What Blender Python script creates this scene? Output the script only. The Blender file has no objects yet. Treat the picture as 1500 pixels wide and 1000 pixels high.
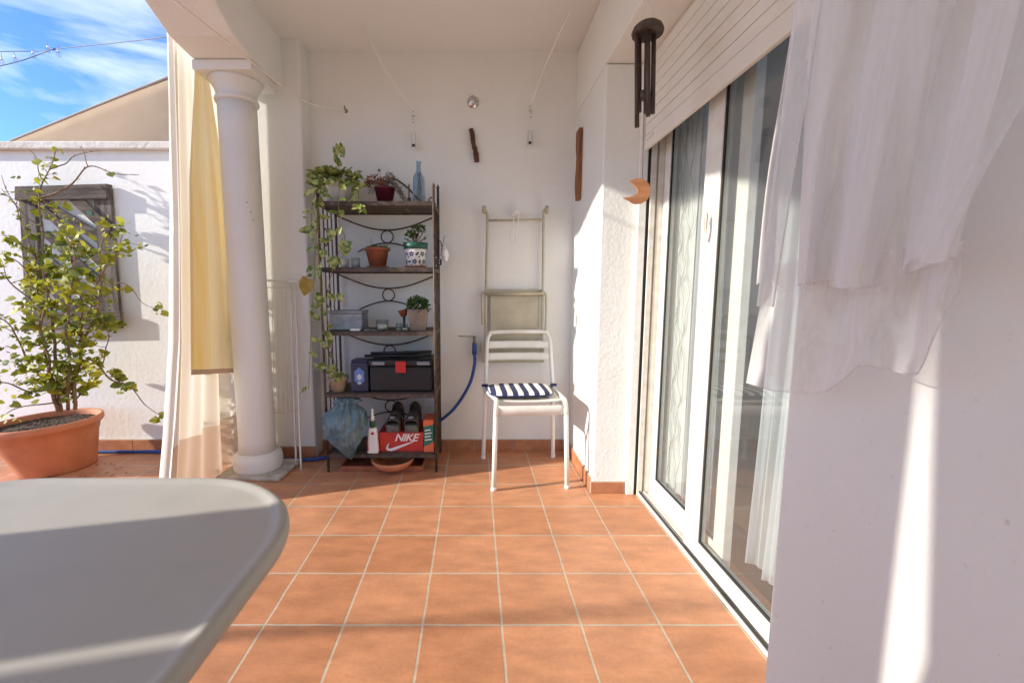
import bpy, bmesh, math, random
from mathutils import Vector, Matrix, noise
R = math.radians
V = Vector
random.seed(7)
S = bpy.context.scene
COL = S.collection
# ---------------------------------------------------------------- camera
FPX, CX, CY, HC, PITCH = 640.0, 695.0, 500.0, 1.05, R(6.7)
cam = bpy.data.cameras.new('camera'); camo = bpy.data.objects.new('camera', cam); COL.objects.link(camo)
camo.location = (0, 0, HC); camo.rotation_euler = (R(90) - PITCH, 0, 0)
cam.sensor_width = 36; cam.lens = FPX / 1500 * 36; cam.shift_x = (750 - CX) / 1500
cam.clip_start = .02; cam.clip_end = 500
cam.dof.use_dof = True; cam.dof.focus_distance = 2.3; cam.dof.aperture_fstop = 5.6
S.camera = camo
# ---------------------------------------------------------------- light
SUNEL = R(21.8); SUNDIR = V((.9735 * math.cos(SUNEL), .2288 * math.cos(SUNEL), -math.sin(SUNEL)))
sl = bpy.data.lights.new('sun', 'SUN'); sl.energy = 3.5; sl.angle = R(.85); sl.color = (1, .93, .82)
so = bpy.data.objects.new('sun', sl); COL.objects.link(so); so.rotation_euler = SUNDIR.to_track_quat('-Z', 'Y').to_euler()
w = bpy.data.worlds.new('World'); S.world = w; w.use_nodes = True
nt = w.node_tree; N = nt.nodes; L = nt.links
bg = N['Background']; bg.inputs[1].default_value = .165
sky = N.new('ShaderNodeTexSky'); sky.sky_type = 'NISHITA'; sky.sun_disc = False
sky.sun_elevation = SUNEL; sky.sun_rotation = math.atan2(-SUNDIR.x, -SUNDIR.y); sky.ozone_density = 5; sky.dust_density = .1; sky.air_density = .9
tc = N.new('ShaderNodeTexCoord'); mp = N.new('ShaderNodeMapping'); mp.inputs['Rotation'].default_value = (0, R(-38), R(-20)); mp.inputs['Scale'].default_value = (1.2, 2.5, 9)
nz = N.new('ShaderNodeTexNoise'); nz.inputs['Scale'].default_value = 1.3; nz.inputs['Detail'].default_value = 7; nz.inputs['Roughness'].default_value = .55; nz.inputs['Distortion'].default_value = .5
cr = N.new('ShaderNodeMapRange'); cr.inputs[1].default_value = .43; cr.inputs[2].default_value = .74; cr.inputs[4].default_value = .85
mx = N.new('ShaderNodeMix'); mx.data_type = 'RGBA'; mx.inputs[7].default_value = (4.2, 4.5, 5.0, 1)
L.new(tc.outputs['Generated'], mp.inputs[0]); L.new(mp.outputs[0], nz.inputs[0]); L.new(nz.outputs[0], cr.inputs[0]); L.new(cr.outputs[0], mx.inputs[0])
ti = N.new('ShaderNodeMix'); ti.data_type = 'RGBA'; ti.blend_type = 'MULTIPLY'; ti.inputs[0].default_value = 1; ti.inputs[7].default_value = (.62, .72, .92, 1); L.new(sky.outputs[0], ti.inputs[6]); L.new(ti.outputs[2], mx.inputs[6]); L.new(mx.outputs[2], bg.inputs[0])
S.view_settings.view_transform = 'Standard'; S.view_settings.look = 'None'; S.view_settings.gamma = 1; S.view_settings.exposure = 1.06
S.render.resolution_x = 1024; S.render.resolution_y = 682
S.render.engine = 'CYCLES'
S.cycles.transparent_max_bounces = 16; S.cycles.max_bounces = 10; S.cycles.diffuse_bounces = 6

# ---------------------------------------------------------------- photo measuring: pixel of the photograph -> point on a plane
def ray(px, py):
    r, u = (px - CX) / FPX, (CY - py) / FPX
    return V((r, math.cos(PITCH) + u * math.sin(PITCH), -math.sin(PITCH) + u * math.cos(PITCH)))
def at(px, py, Y): d = ray(px, py); return V((0, 0, HC)) + d * (Y / d.y)
def onX(px, py, X): d = ray(px, py); return V((0, 0, HC)) + d * (X / d.x)
def onZ(px, py, z): d = ray(px, py); return V((0, 0, HC)) + d * ((z - HC) / d.z)

# ---------------------------------------------------------------- materials
M = {}
def mat(name, c, rough=.6, c2=None, ns=8, lo=.35, hi=.65, bump=0, bs=60, metal=0, spec=.5, trans=0, stretch=(1, 1, 1), bdist=.004, detail=4, island=0, sss=0):
    m = bpy.data.materials.new(name); m.use_nodes = True; t = m.node_tree; n = t.nodes; b = n['Principled BSDF']
    b.inputs['Base Color'].default_value = (*c, 1); b.inputs['Roughness'].default_value = rough; b.inputs['Metallic'].default_value = metal
    b.inputs['Specular IOR Level'].default_value = spec
    co = n.new('ShaderNodeTexCoord'); ma = n.new('ShaderNodeMapping'); ma.inputs['Scale'].default_value = stretch
    t.links.new(co.outputs['Object'], ma.inputs[0])
    if c2:
        z = n.new('ShaderNodeTexNoise'); z.inputs['Scale'].default_value = ns; z.inputs['Detail'].default_value = detail
        t.links.new(ma.outputs[0], z.inputs[0])
        mr = n.new('ShaderNodeMapRange'); mr.inputs[1].default_value = lo; mr.inputs[2].default_value = hi
        t.links.new(z.outputs[0], mr.inputs[0])
        src = mr.outputs[0]
        if island:
            g = n.new('ShaderNodeNewGeometry'); mm = n.new('ShaderNodeMix'); mm.inputs[0].default_value = island
            t.links.new(mr.outputs[0], mm.inputs[2]); t.links.new(g.outputs['Random Per Island'], mm.inputs[3]); src = mm.outputs[0]
        x = n.new('ShaderNodeMix'); x.data_type = 'RGBA'; x.inputs[6].default_value = (*c, 1); x.inputs[7].default_value = (*c2, 1)
        t.links.new(src, x.inputs[0]); t.links.new(x.outputs[2], b.inputs['Base Color'])
    if bump:
        z = n.new('ShaderNodeTexNoise'); z.inputs['Scale'].default_value = bs; z.inputs['Detail'].default_value = 5
        t.links.new(ma.outputs[0], z.inputs[0])
        bp = n.new('ShaderNodeBump'); bp.inputs['Strength'].default_value = bump; bp.inputs['Distance'].default_value = bdist
        t.links.new(z.outputs[0], bp.inputs['Height']); t.links.new(bp.outputs[0], b.inputs['Normal'])
    if trans:   # translucent part (leaves, cloth)
        o = n['Material Output']; tr = n.new('ShaderNodeBsdfTranslucent'); mi = n.new('ShaderNodeMixShader'); mi.inputs[0].default_value = trans
        if c2: t.links.new(x.outputs[2], tr.inputs[0])
        else: tr.inputs[0].default_value = (*c, 1)
        t.links.new(b.outputs[0], mi.inputs[1]); t.links.new(tr.outputs[0], mi.inputs[2]); t.links.new(mi.outputs[0], o.inputs[0])
    M[name] = m; return m
def sheer(name, c, alpha, weave=900):
    m = mat(name, c, .85, trans=.28, bump=.3, bs=weave, bdist=.001); t = m.node_tree; n = t.nodes; o = n['Material Output']
    last = o.inputs[0].links[0].from_socket
    tp = n.new('ShaderNodeBsdfTransparent'); mi = n.new('ShaderNodeMixShader')
    lw = n.new('ShaderNodeLayerWeight'); lw.inputs[0].default_value = .45
    mr = n.new('ShaderNodeMapRange'); mr.inputs[1].default_value = .3; mr.inputs[3].default_value = alpha; mr.inputs[4].default_value = min(1, alpha + .5)
    t.links.new(lw.outputs['Facing'], mr.inputs[0])
    cq = n.new('ShaderNodeTexCoord'); mq = n.new('ShaderNodeMapping'); mq.inputs['Scale'].default_value = (60, 60, 3); nq = n.new('ShaderNodeTexNoise'); nq.inputs['Scale'].default_value = 1; nq.inputs['Detail'].default_value = 5
    t.links.new(cq.outputs['Object'], mq.inputs[0]); t.links.new(mq.outputs[0], nq.inputs[0])
    rq = n.new('ShaderNodeMapRange'); rq.inputs[1].default_value = .3; rq.inputs[2].default_value = .7; rq.inputs[3].default_value = -.04; rq.inputs[4].default_value = .06; t.links.new(nq.outputs[0], rq.inputs[0])
    aq = n.new('ShaderNodeMath'); aq.operation = 'ADD'; aq.use_clamp = True; t.links.new(mr.outputs[0], aq.inputs[0]); t.links.new(rq.outputs[0], aq.inputs[1]); t.links.new(aq.outputs[0], mi.inputs[0])
    t.links.new(tp.outputs[0], mi.inputs[1]); t.links.new(last, mi.inputs[2]); t.links.new(mi.outputs[0], o.inputs[0])
    return m
# stucco: rough painted render with lumps, hairline unevenness and faint dirt
def stucco(name, c, c2, b1=.35, dist=.006, scale=38):
    m = mat(name, c, .85, c2, 1.6, .3, .75); t = m.node_tree; n = t.nodes; b = n['Principled BSDF']
    co = n.new('ShaderNodeTexCoord')
    a = n.new('ShaderNodeTexNoise'); a.inputs['Scale'].default_value = scale; a.inputs['Detail'].default_value = 6; a.inputs['Roughness'].default_value = .6
    d = n.new('ShaderNodeTexNoise'); d.inputs['Scale'].default_value = 4; d.inputs['Detail'].default_value = 2
    ad = n.new('ShaderNodeMath'); ad.operation = 'MULTIPLY_ADD'; ad.inputs[1].default_value = 1.4
    t.links.new(co.outputs['Object'], a.inputs[0]); t.links.new(co.outputs['Object'], d.inputs[0])
    t.links.new(d.outputs[0], ad.inputs[0]); t.links.new(a.outputs[0], ad.inputs[2])
    sp = n.new('ShaderNodeTexNoise'); sp.inputs['Scale'].default_value = 85; sp.inputs['Detail'].default_value = 2; t.links.new(co.outputs['Object'], sp.inputs[0])
    sr = n.new('ShaderNodeMapRange'); sr.inputs[1].default_value = .70; sr.inputs[2].default_value = .80; sr.inputs[4].default_value = .45; t.links.new(sp.outputs[0], sr.inputs[0])
    old = b.inputs['Base Color'].links[0].from_socket; dx = n.new('ShaderNodeMix'); dx.data_type = 'RGBA'; dx.inputs[7].default_value = (.42, .38, .33, 1)
    t.links.new(sr.outputs[0], dx.inputs[0]); t.links.new(old, dx.inputs[6]); t.links.new(dx.outputs[2], b.inputs['Base Color'])
    bp = n.new('ShaderNodeBump'); bp.inputs['Strength'].default_value = b1; bp.inputs['Distance'].default_value = dist
    t.links.new(ad.outputs[0], bp.inputs['Height']); t.links.new(bp.outputs[0], b.inputs['Normal']); return m
stucco('stucco', (.80, .805, .775), (.755, .755, .72))
stucco('stucco_rough', (.80, .805, .775), (.74, .74, .70), .5, .006, 55)
stucco('ceiling_paint', (.81, .815, .785), (.78, .78, .75), .2, .004, 50)
stucco('coping_paint', (.72, .68, .62), (.40, .35, .29), .8, .008, 30)
# floor tiles
def tiles(name):
    m = mat(name, (.5, .22, .11), .5); t = m.node_tree; n = t.nodes; b = n['Principled BSDF']; lk = t.links.new
    co = n.new('ShaderNodeTexCoord'); 
    wn = n.new('ShaderNodeTexNoise'); wn.inputs['Scale'].default_value = 9; wn.inputs['Detail'].default_value = 3
    lk(co.outputs['Object'], wn.inputs[0])
    vs = n.new('ShaderNodeVectorMath'); vs.operation = 'SUBTRACT'; vs.inputs[1].default_value = (.5, .5, .5); lk(wn.outputs['Color'], vs.inputs[0])
    vm = n.new('ShaderNodeVectorMath'); vm.operation = 'MULTIPLY_ADD'; vm.inputs[1].default_value = (.006, .006, 0)
    lk(vs.outputs[0], vm.inputs[0]); lk(co.outputs['Object'], vm.inputs[2])
    br = n.new('ShaderNodeTexBrick'); br.offset = 0; br.squash = 1
    br.inputs['Scale'].default_value = 1; br.inputs['Brick Width'].default_value = .25; br.inputs['Row Height'].default_value = .2535
    br.inputs['Mortar Size'].default_value = .0042; br.inputs['Mortar Smooth'].default_value = .25; br.inputs['Bias'].default_value = 0
    br.inputs['Color1'].default_value = (.57, .265, .135, 1); br.inputs['Color2'].default_value = (.49, .212, .100, 1); br.inputs['Mortar'].default_value = (.52, .42, .31, 1)
    lk(vm.outputs[0], br.inputs[0])
    # mottling: dark smudges streaked along x
    mpp = n.new('ShaderNodeMapping'); mpp.inputs['Scale'].default_value = (6, 15, 5); lk(co.outputs['Object'], mpp.inputs[0])
    z = n.new('ShaderNodeTexNoise'); z.inputs['Scale'].default_value = 1; z.inputs['Detail'].default_value = 6; z.inputs['Roughness'].default_value = .62; lk(mpp.outputs[0], z.inputs[0])
    mr = n.new('ShaderNodeMapRange'); mr.inputs[1].default_value = .36; mr.inputs[2].default_value = .66; mr.inputs[3].default_value = .80; mr.inputs[4].default_value = 1.10; lk(z.outputs[0], mr.inputs[0])
    fine = n.new('ShaderNodeTexNoise'); fine.inputs['Scale'].default_value = 90; fine.inputs['Detail'].default_value = 3; lk(co.outputs['Object'], fine.inputs[0])
    mr2 = n.new('ShaderNodeMapRange'); mr2.inputs[3].default_value = .86; mr2.inputs[4].default_value = 1.14; lk(fine.outputs[0], mr2.inputs[0])
    mu = n.new('ShaderNodeMath'); mu.operation = 'MULTIPLY'; lk(mr.outputs[0], mu.inputs[0]); lk(mr2.outputs[0], mu.inputs[1])
    sc = n.new('ShaderNodeVectorMath'); sc.operation = 'SCALE'; lk(br.outputs['Color'], sc.inputs[0]); lk(mu.outputs[0], sc.inputs['Scale'])
    # chalky wear patches
    wz = n.new('ShaderNodeTexNoise'); wz.inputs['Scale'].default_value = 3.1; wz.inputs['Detail'].default_value = 8; wz.inputs['Roughness'].default_value = .7; lk(co.outputs['Object'], wz.inputs[0])
    wr = n.new('ShaderNodeMapRange'); wr.inputs[1].default_value = .62; wr.inputs[2].default_value = .80; wr.inputs[4].default_value = .35; lk(wz.outputs[0], wr.inputs[0])
    x = n.new('ShaderNodeMix'); x.data_type = 'RGBA'; x.inputs[7].default_value = (.66, .44, .30, 1); lk(wr.outputs[0], x.inputs[0]); lk(sc.outputs[0], x.inputs[6])
    lk(x.outputs[2], b.inputs['Base Color'])
    iv = n.new('ShaderNodeMath'); iv.operation = 'MULTIPLY_ADD'; iv.inputs[1].default_value = -1; iv.inputs[2].default_value = 1; lk(br.outputs['Fac'], iv.inputs[0])
    ad = n.new('ShaderNodeMath'); ad.operation = 'MULTIPLY_ADD'; ad.inputs[1].default_value = .10; lk(z.outputs[0], ad.inputs[0]); lk(iv.outputs[0], ad.inputs[2])
    bp = n.new('ShaderNodeBump'); bp.inputs['Strength'].default_value = .6; bp.inputs['Distance'].default_value = .004; lk(ad.outputs[0], bp.inputs['Height']); lk(bp.outputs[0], b.inputs['Normal'])
    rr = n.new('ShaderNodeMapRange'); rr.inputs[3].default_value = .30; rr.inputs[4].default_value = .52; lk(z.outputs[0], rr.inputs[0]); lk(rr.outputs[0], b.inputs['Roughness'])
tiles('floor_tiles')
mat('skirting_tile', (.46, .20, .095), .5, (.34, .14, .07), 14)
mat('grout', (.5, .44, .36), .9)
mat('white_frame', (.80, .79, .75), .35, (.72, .70, .65), 20, bump=.05)
mat('cream_frame', (.68, .65, .58), .5, (.58, .55, .48), 20)
mat('rubber', (.02, .02, .02), .7)
mat('shutter_plastic', (.80, .76, .69), .45, (.76, .72, .65), 6)
mat('white_metal', (.80, .78, .72), .4, (.72, .69, .62), 15)
mat('beige_metal', (.48, .44, .32), .5, (.40, .36, .26), 10)
mat('iron', (.055, .042, .035), .6, (.13, .09, .07), 40, bump=.3, bs=200, metal=.3)
mat('shelf_wood', (.13, .095, .07), .75, (.055, .04, .03), 5, stretch=(1, 12, 12), bump=.4, bs=20)
mat('side_wood', (.24, .21, .17), .8, (.13, .11, .09), 6, stretch=(10, 10, 1), bump=.4, bs=20)
mat('terracotta', (.60, .235, .115), .7, (.50, .18, .085), 9, bump=.08)
mat('terracotta_dark', (.36, .115, .05), .75, (.27, .085, .04), 18)
mat('soil', (.025, .016, .010), .95, (.12, .075, .045), 90, bump=1, bs=120, bdist=.01)
mat('bark', (.16, .10, .07), .9, (.28, .19, .13), 30, bump=.5, bs=90)
mat('shrub_leaf', (.05, .11, .012), .5, (.52, .48, .03), 5, .38, .62, trans=.4, island=.55)
mat('dark_leaf', (.03, .08, .02), .45, (.10, .18, .04), 30, trans=.2, island=.6)
mat('pothos_leaf', (.10, .19, .022), .4, (.58, .58, .20), 38, .45, .58, trans=.3, island=.2)
mat('yellow_leaf', (.45, .33, .05), .5, (.30, .20, .03), 20, trans=.3)
mat('dry_leaf', (.22, .09, .035), .8, (.33, .17, .07), 30, trans=.2, island=.5)
mat('dry_flower', (.20, .17, .14), .9, (.32, .28, .23), 60, trans=.2, island=.5)
mat('vine', (.22, .20, .07), .7)
mat('weathered_wood', (.17, .135, .11), .9, (.05, .04, .036), 4, stretch=(1, 1, 9), bump=.8, bs=30, bdist=.008)
mat('weathered_wood_side', (.20, .17, .15), .9, (.055, .045, .04), 4, stretch=(9, 1, 1), bump=.8, bs=30, bdist=.008)
mat('warm_wood', (.30, .115, .035), .6, (.17, .06, .02), 6, stretch=(8, 8, 1), bump=.2)
mat('moon_wood', (.52, .24, .11), .5, (.40, .16, .07), 8, stretch=(1, 1, 8), bump=.1)
mat('bark_piece', (.15, .06, .03), .95, (.06, .03, .02), 30, bump=1, bs=50, bdist=.01)
mat('bamboo_dark', (.055, .036, .026), .5, (.10, .065, .045), 12, stretch=(1, 1, .3))
mat('coconut', (.10, .075, .055), .8, (.05, .035, .025), 30, bump=.6)
mat('hose_blue', (.02, .085, .33), .35, (.015, .06, .24), 60)
mat('brass', (.30, .27, .22), .35, metal=.9)
mat('chrome', (.6, .6, .6), .2, metal=1)
mat('table_top', (.40, .388, .35), .45, (.35, .338, .30), 7, .52, .78, bump=.04, bs=300, spec=.4)
mat('cushion_white', (.80, .78, .74), .9, bump=.3, bs=700, bdist=.001)
mat('white_ceramic', (.75, .73, .70), .25)
mat('burgundy', (.12, .015, .03), .3)
mat('green_rim', (.02, .10, .07), .4)
mat('pattern_blue', (.015, .025, .12), .4); mat('pattern_green', (.03, .09, .05), .4)
mat('taupe_pot', (.28, .22, .17), .8, (.22, .17, .13), 20)
mat('clay_pot', (.42, .33, .24), .8, (.34, .26, .19), 20)
mat('galvanised', (.30, .33, .34), .45, (.20, .22, .23), 25, metal=.6)
mat('wax', (.75, .70, .58), .5)
mat('black_plastic', (.009, .009, .01), .45, bump=.1, bs=200)
mat('grey_plastic', (.22, .23, .26), .4)
mat('red_plastic', (.50, .02, .015), .4)
mat('red_card', (.55, .035, .025), .55, (.48, .03, .02), 10)
mat('white_print', (.8, .78, .75), .6)
mat('orange_card', (.75, .16, .06), .55); mat('green_card', (.02, .17, .12), .5)
mat('white_plastic', (.78, .78, .76), .35)
mat('dark_green', (.02, .09, .04), .4)
mat('bag_plastic', (.09, .16, .19), .3, (.17, .26, .29), 14, trans=.1, bump=.5, bs=45, bdist=.012)
mat('navy', (.02, .025, .06), .35); mat('print_blue', (.10, .20, .45), .5); mat('print_pale', (.55, .55, .55), .5)
mat('sandal', (.035, .026, .022), .7, (.10, .08, .065), 40, bump=.3); mat('sandal_sole', (.16, .15, .125), .8, (.10, .09, .08), 30)
mat('sail_fabric', (.58, .42, .27), .9, (.54, .385, .245), 5, trans=.35)
mat('cable', (.12, .14, .18), .6); mat('rope', (.85, .82, .74), .9)
mat('curtain_white', (.80, .76, .71), .9, (.76, .71, .65), 3, trans=.35, bump=.3, bs=500, bdist=.001)
mat('curtain_cream', (.78, .70, .57), .9, (.80, .75, .68), 3, stretch=(4, 4, .4), trans=.4, bump=.3, bs=500, bdist=.001)
mat('curtain_hem', (.70, .55, .42), .9, (.66, .51, .38), 3, trans=.3)
mat('curtain_yellow', (.80, .72, .52), .9, (.80, .62, .28), 2.2, stretch=(3, 3, .3), lo=.4, hi=.6, trans=.5, bump=.3, bs=500, bdist=.001)
mat('curtain_inner', (.72, .74, .72), .9, trans=.3)
mat('pattern_line', (.30, .27, .22), .9)
mat('room_wall', (.55, .53, .50), .9, (.5, .48, .45), 2); mat('room_floor', (.22, .16, .11), .5, (.17, .12, .08), 4)
mat('sofa', (.10, .10, .12), .9); mat('plinth', (.60, .56, .49), .95, (.38, .34, .28), 18, bump=.8, bs=40)
mat('earth', (.45, .40, .34), .95, (.38, .33, .27), 2)
sheer('sheer_curtain', (.90, .89, .88), .34)
sheer('sheer_swag', (.90, .89, .88), .50)
mat('sheer_hem', (.88, .86, .85), .9, trans=.25)
sheer('sheer_fold', (.90, .89, .88), .50)
sheer('sheer_inner', (.86, .88, .90), .38)
def glass(name, tint, ior, rough=.0, dust=0):
    m = bpy.data.materials.new(name); m.use_nodes = True; t = m.node_tree; n = t.nodes; n.remove(n['Principled BSDF'])
    tr = n.new('ShaderNodeBsdfTransparent'); tr.inputs[0].default_value = (*tint, 1); gl = n.new('ShaderNodeBsdfGlossy'); gl.inputs['Roughness'].default_value = rough
    lw = n.new('ShaderNodeLayerWeight'); lw.inputs[0].default_value = .5; pw = n.new('ShaderNodeMath'); pw.operation = 'POWER'; pw.inputs[1].default_value = 4.2; ma_ = n.new('ShaderNodeMath'); ma_.operation = 'MULTIPLY_ADD'; ma_.use_clamp = True; r0 = ((ior - 1) / (ior + 1)) ** 2; ma_.inputs[1].default_value = 1 - r0; ma_.inputs[2].default_value = r0
    t.links.new(lw.outputs['Facing'], pw.inputs[0]); t.links.new(pw.outputs[0], ma_.inputs[0]); mi = n.new('ShaderNodeMixShader')
    t.links.new(ma_.outputs[0], mi.inputs[0]); t.links.new(tr.outputs[0], mi.inputs[1]); t.links.new(gl.outputs[0], mi.inputs[2]); t.links.new(mi.outputs[0], n['Material Output'].inputs[0])
    if dust:
        df = n.new('ShaderNodeBsdfDiffuse'); df.inputs[0].default_value = (.8, .8, .78, 1); m3 = n.new('ShaderNodeMixShader'); m3.inputs[0].default_value = dust
        t.links.new(mi.outputs[0], m3.inputs[1]); t.links.new(df.outputs[0], m3.inputs[2]); t.links.new(m3.outputs[0], n['Material Output'].inputs[0])
    M[name] = m
glass('pane_glass', (.94, .96, .95), 1.6, 0, .038); glass('clear_glass', (.90, .93, .94), 1.45, .03); glass('blue_glass', (.58, .70, .80), 1.5, .05); glass('bulb_glass', (.9, .9, .9), 1.6, .05)

# ---------------------------------------------------------------- mesh building
class MB:
    def __init__(s): s.b = bmesh.new()
    def box(s, x0, x1, y0, y1, z0, z1, rot=None, piv=None):
        vs = [s.b.verts.new((x, y, z)) for x in (x0, x1) for y in (y0, y1) for z in (z0, z1)]
        for f in ((0, 1, 3, 2), (4, 6, 7, 5), (0, 4, 5, 1), (2, 3, 7, 6), (0, 2, 6, 4), (1, 5, 7, 3)): s.b.faces.new([vs[i] for i in f])
        if rot: bmesh.ops.rotate(s.b, verts=vs, cent=piv or ((x0 + x1) / 2, (y0 + y1) / 2, (z0 + z1) / 2), matrix=rot)
        return s
    def tube(s, pts, r, n=8, caps=True, closed=False, flat=1):
        pts = [V(p) for p in pts]; rr = r if isinstance(r, (list, tuple)) else [r] * len(pts)
        m = len(pts); rings = []; nor = None
        for i, p in enumerate(pts):
            if closed: d = pts[(i + 1) % m] - pts[i - 1]
            else: d = pts[min(i + 1, m - 1)] - pts[max(i - 1, 0)]
            if d.length < 1e-9: d = V((0, 0, 1))
            d.normalize()
            if nor is None: nor = d.orthogonal().normalized()
            nor = (nor - d * nor.dot(d));
            nor = nor.normalized() if nor.length > 1e-6 else d.orthogonal().normalized()
            bi = d.cross(nor)
            rings.append([s.b.verts.new(p + (nor * math.cos(a) + bi * math.sin(a) * flat) * rr[i]) for a in [2 * math.pi * k / n for k in range(n)]])
        for i in range(m if closed else m - 1):
            A, B = rings[i], rings[(i + 1) % m]
            for k in range(n):
                f = s.b.faces.new((A[k], A[(k + 1) % n], B[(k + 1) % n], B[k])); f.smooth = True
        if caps and not closed: s.b.faces.new(rings[0][::-1]); s.b.faces.new(rings[-1])
        return s
    def bar(s, a, b, wx, wy):   # rectangular bar between two points
        a, b = V(a), V(b); d = (b - a).normalized(); u = d.cross(V((0, 1, 0)) if abs(d.y) < .9 else V((1, 0, 0))).normalized(); v = d.cross(u)
        vs = [s.b.verts.new(p + u * sx * wx / 2 + v * sy * wy / 2) for p in (a, b) for sx, sy in ((-1, -1), (1, -1), (1, 1), (-1, 1))]
        for f in ((3, 2, 1, 0), (4, 5, 6, 7), (0, 1, 5, 4), (1, 2, 6, 5), (2, 3, 7, 6), (3, 0, 4, 7)): s.b.faces.new([vs[i] for i in f])
        return s
    def lathe(s, prof, c=(0, 0, 0), n=32, sx=1, sy=1, rz=0, capb=True, capt=False):
        c = V(c); rings = []
        for r, z in prof:
            ring = []
            for k in range(n):
                a = 2 * math.pi * k / n; x, y = r * math.cos(a) * sx, r * math.sin(a) * sy
                ring.append(s.b.verts.new(c + V((x * math.cos(rz) - y * math.sin(rz), x * math.sin(rz) + y * math.cos(rz), z))))
            rings.append(ring)
        for i in range(len(rings) - 1):
            for k in range(n):
                f = s.b.faces.new((rings[i][k], rings[i][(k + 1) % n], rings[i + 1][(k + 1) % n], rings[i + 1][k])); f.smooth = True
        if capb: s.b.faces.new(rings[0][::-1])
        if capt: s.b.faces.new(rings[-1])
        return s
    def prism(s, poly, d):      # polygon (3D points) extruded by vector d
        d = V(d); a = [s.b.verts.new(V(p)) for p in poly]; b = [s.b.verts.new(V(p) + d) for p in poly]; n = len(a)
        s.b.faces.new(a[::-1]); s.b.faces.new(b)
        for i in range(n): s.b.faces.new((a[i], a[(i + 1) % n], b[(i + 1) % n], b[i]))
        return s
    def grid(s, fn, nu, nv, smooth=True):
        vs = [[s.b.verts.new(fn(i / nu, j / nv)) for j in range(nv + 1)] for i in range(nu + 1)]
        for i in range(nu):
            for j in range(nv):
                f = s.b.faces.new((vs[i][j], vs[i + 1][j], vs[i + 1][j + 1], vs[i][j + 1])); f.smooth = smooth
        return s
    def ball(s, c, r, sc=(1, 1, 1), sub=2):
        q = bmesh.ops.create_icosphere(s.b, subdivisions=sub, radius=r, matrix=Matrix.Translation(V(c)) @ Matrix.Diagonal((*sc, 1)))
        for v in q['verts']:
            for f in v.link_faces: f.smooth = True
        return s
    def leaf(s, p, d, n, l, w, fold=.25, heart=False):
        p = V(p); d = V(d).normalized(); n = V(n); n = (n - d * n.dot(d))
        n = n.normalized() if n.length > 1e-4 else d.orthogonal().normalized()
        sd = d.cross(n)
        prof = [(0, .12), (-.06 if heart else .15, .75 if heart else .65), (.3, 1), (.62, .78), (.88, .3)]
        mid = [s.b.verts.new(p + d * l * t - n * l * .12 * t * t) for t in (0.02, .2, .4, .68, 1)]
        tip = mid[-1]
        for sg in (-1, 1):
            ed = [s.b.verts.new(p + d * l * t + sd * sg * w * .5 * q + n * (w * fold * q - l * .12 * t * t)) for t, q in prof[1:]]
            faces = [(mid[0], mid[1], ed[1], ed[0]), (mid[1], mid[2], ed[2], ed[1]), (mid[2], mid[3], ed[3], ed[2]), (mid[3], tip, ed[3])]
            for f in faces:
                try: q = s.b.faces.new(f if sg > 0 else f[::-1]); q.smooth = True
                except ValueError: pass
        return s
    def build(s, name, m, parent=None, bevel=0, solid=0, sub=0, smooth=False, loc=None, seg=2):
        me = bpy.data.meshes.new(name)
        if bevel == 0 or True: bmesh.ops.recalc_face_normals(s.b, faces=s.b.faces[:])
        if smooth:
            for f in s.b.faces: f.smooth = True
        s.b.to_mesh(me); s.b.free()
        for mm in (m if isinstance(m, (list, tuple)) else [m]): me.materials.append(M[mm])
        o = bpy.data.objects.new(name, me); COL.objects.link(o)
        if parent: o.parent = parent; o.matrix_parent_inverse = parent.matrix_basis.inverted()
        if solid: q = o.modifiers.new('thickness', 'SOLIDIFY'); q.thickness = solid; q.offset = 0
        if bevel: q = o.modifiers.new('bevel', 'BEVEL'); q.width = bevel; q.segments = seg; q.limit_method = 'ANGLE'; q.angle_limit = R(40)
        if sub: q = o.modifiers.new('sub', 'SUBSURF'); q.levels = sub; q.render_levels = sub
        return o
def tag(o, label, cat, group=None, kind=None):
    if label: o['label'] = label
    if cat: o['category'] = cat
    if group: o['group'] = group
    if kind: o['kind'] = kind
    return o
def thing(name, label, cat, loc=(0, 0, 0), group=None):
    o = bpy.data.objects.new(name, None); COL.objects.link(o); o.location = loc; o.empty_display_size = .05
    return tag(o, label, cat, group)
def lerp(a, b, t): return a + (b - a) * t
def interp(tab, x):
    if x <= tab[0][0]: return tab[0][1]
    for (a, p), (b, q) in zip(tab, tab[1:]):
        if x <= b: return lerp(p, q, (x - a) / (b - a))
    return tab[-1][1]
def smoothpath(pts, n=6):     # Catmull-Rom
    pts = [V(p) for p in pts]; out = []
    for i in range(len(pts) - 1):
        p0, p1, p2, p3 = pts[max(i - 1, 0)], pts[i], pts[i + 1], pts[min(i + 2, len(pts) - 1)]
        for k in range(n):
            t = k / n; out.append(.5 * ((2 * p1) + (p2 - p0) * t + (2 * p0 - 5 * p1 + 4 * p2 - p3) * t * t + (3 * p1 - p0 - 3 * p2 + p3) * t ** 3))
    return out + [pts[-1]]
rnd = random.uniform

# ================================================================= SETTING
YW = 2.79                      # back wall plane
XR = .615                      # outer face of the house wall
CEIL = 2.46
f = MB(); f.box(-9, 1.0, -6, YW + .0, -.2, 0); fl = f.build('floor', 'floor_tiles')
# shift the tile grid through the object's origin
me = fl.data
OX, OY = .086, 1.267
for v in me.vertices: v.co.x -= OX; v.co.y -= OY
fl.location = (OX, OY, 0); tag(fl, 'terracotta tiled patio floor with pale grout lines', 'floor', kind='structure')
g = MB(); g.box(-200, 200, -200, 200, -.4, -.25); tag(g.build('ground', 'earth'), 'bare earth ground beyond the patio', 'ground', kind='structure')

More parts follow.
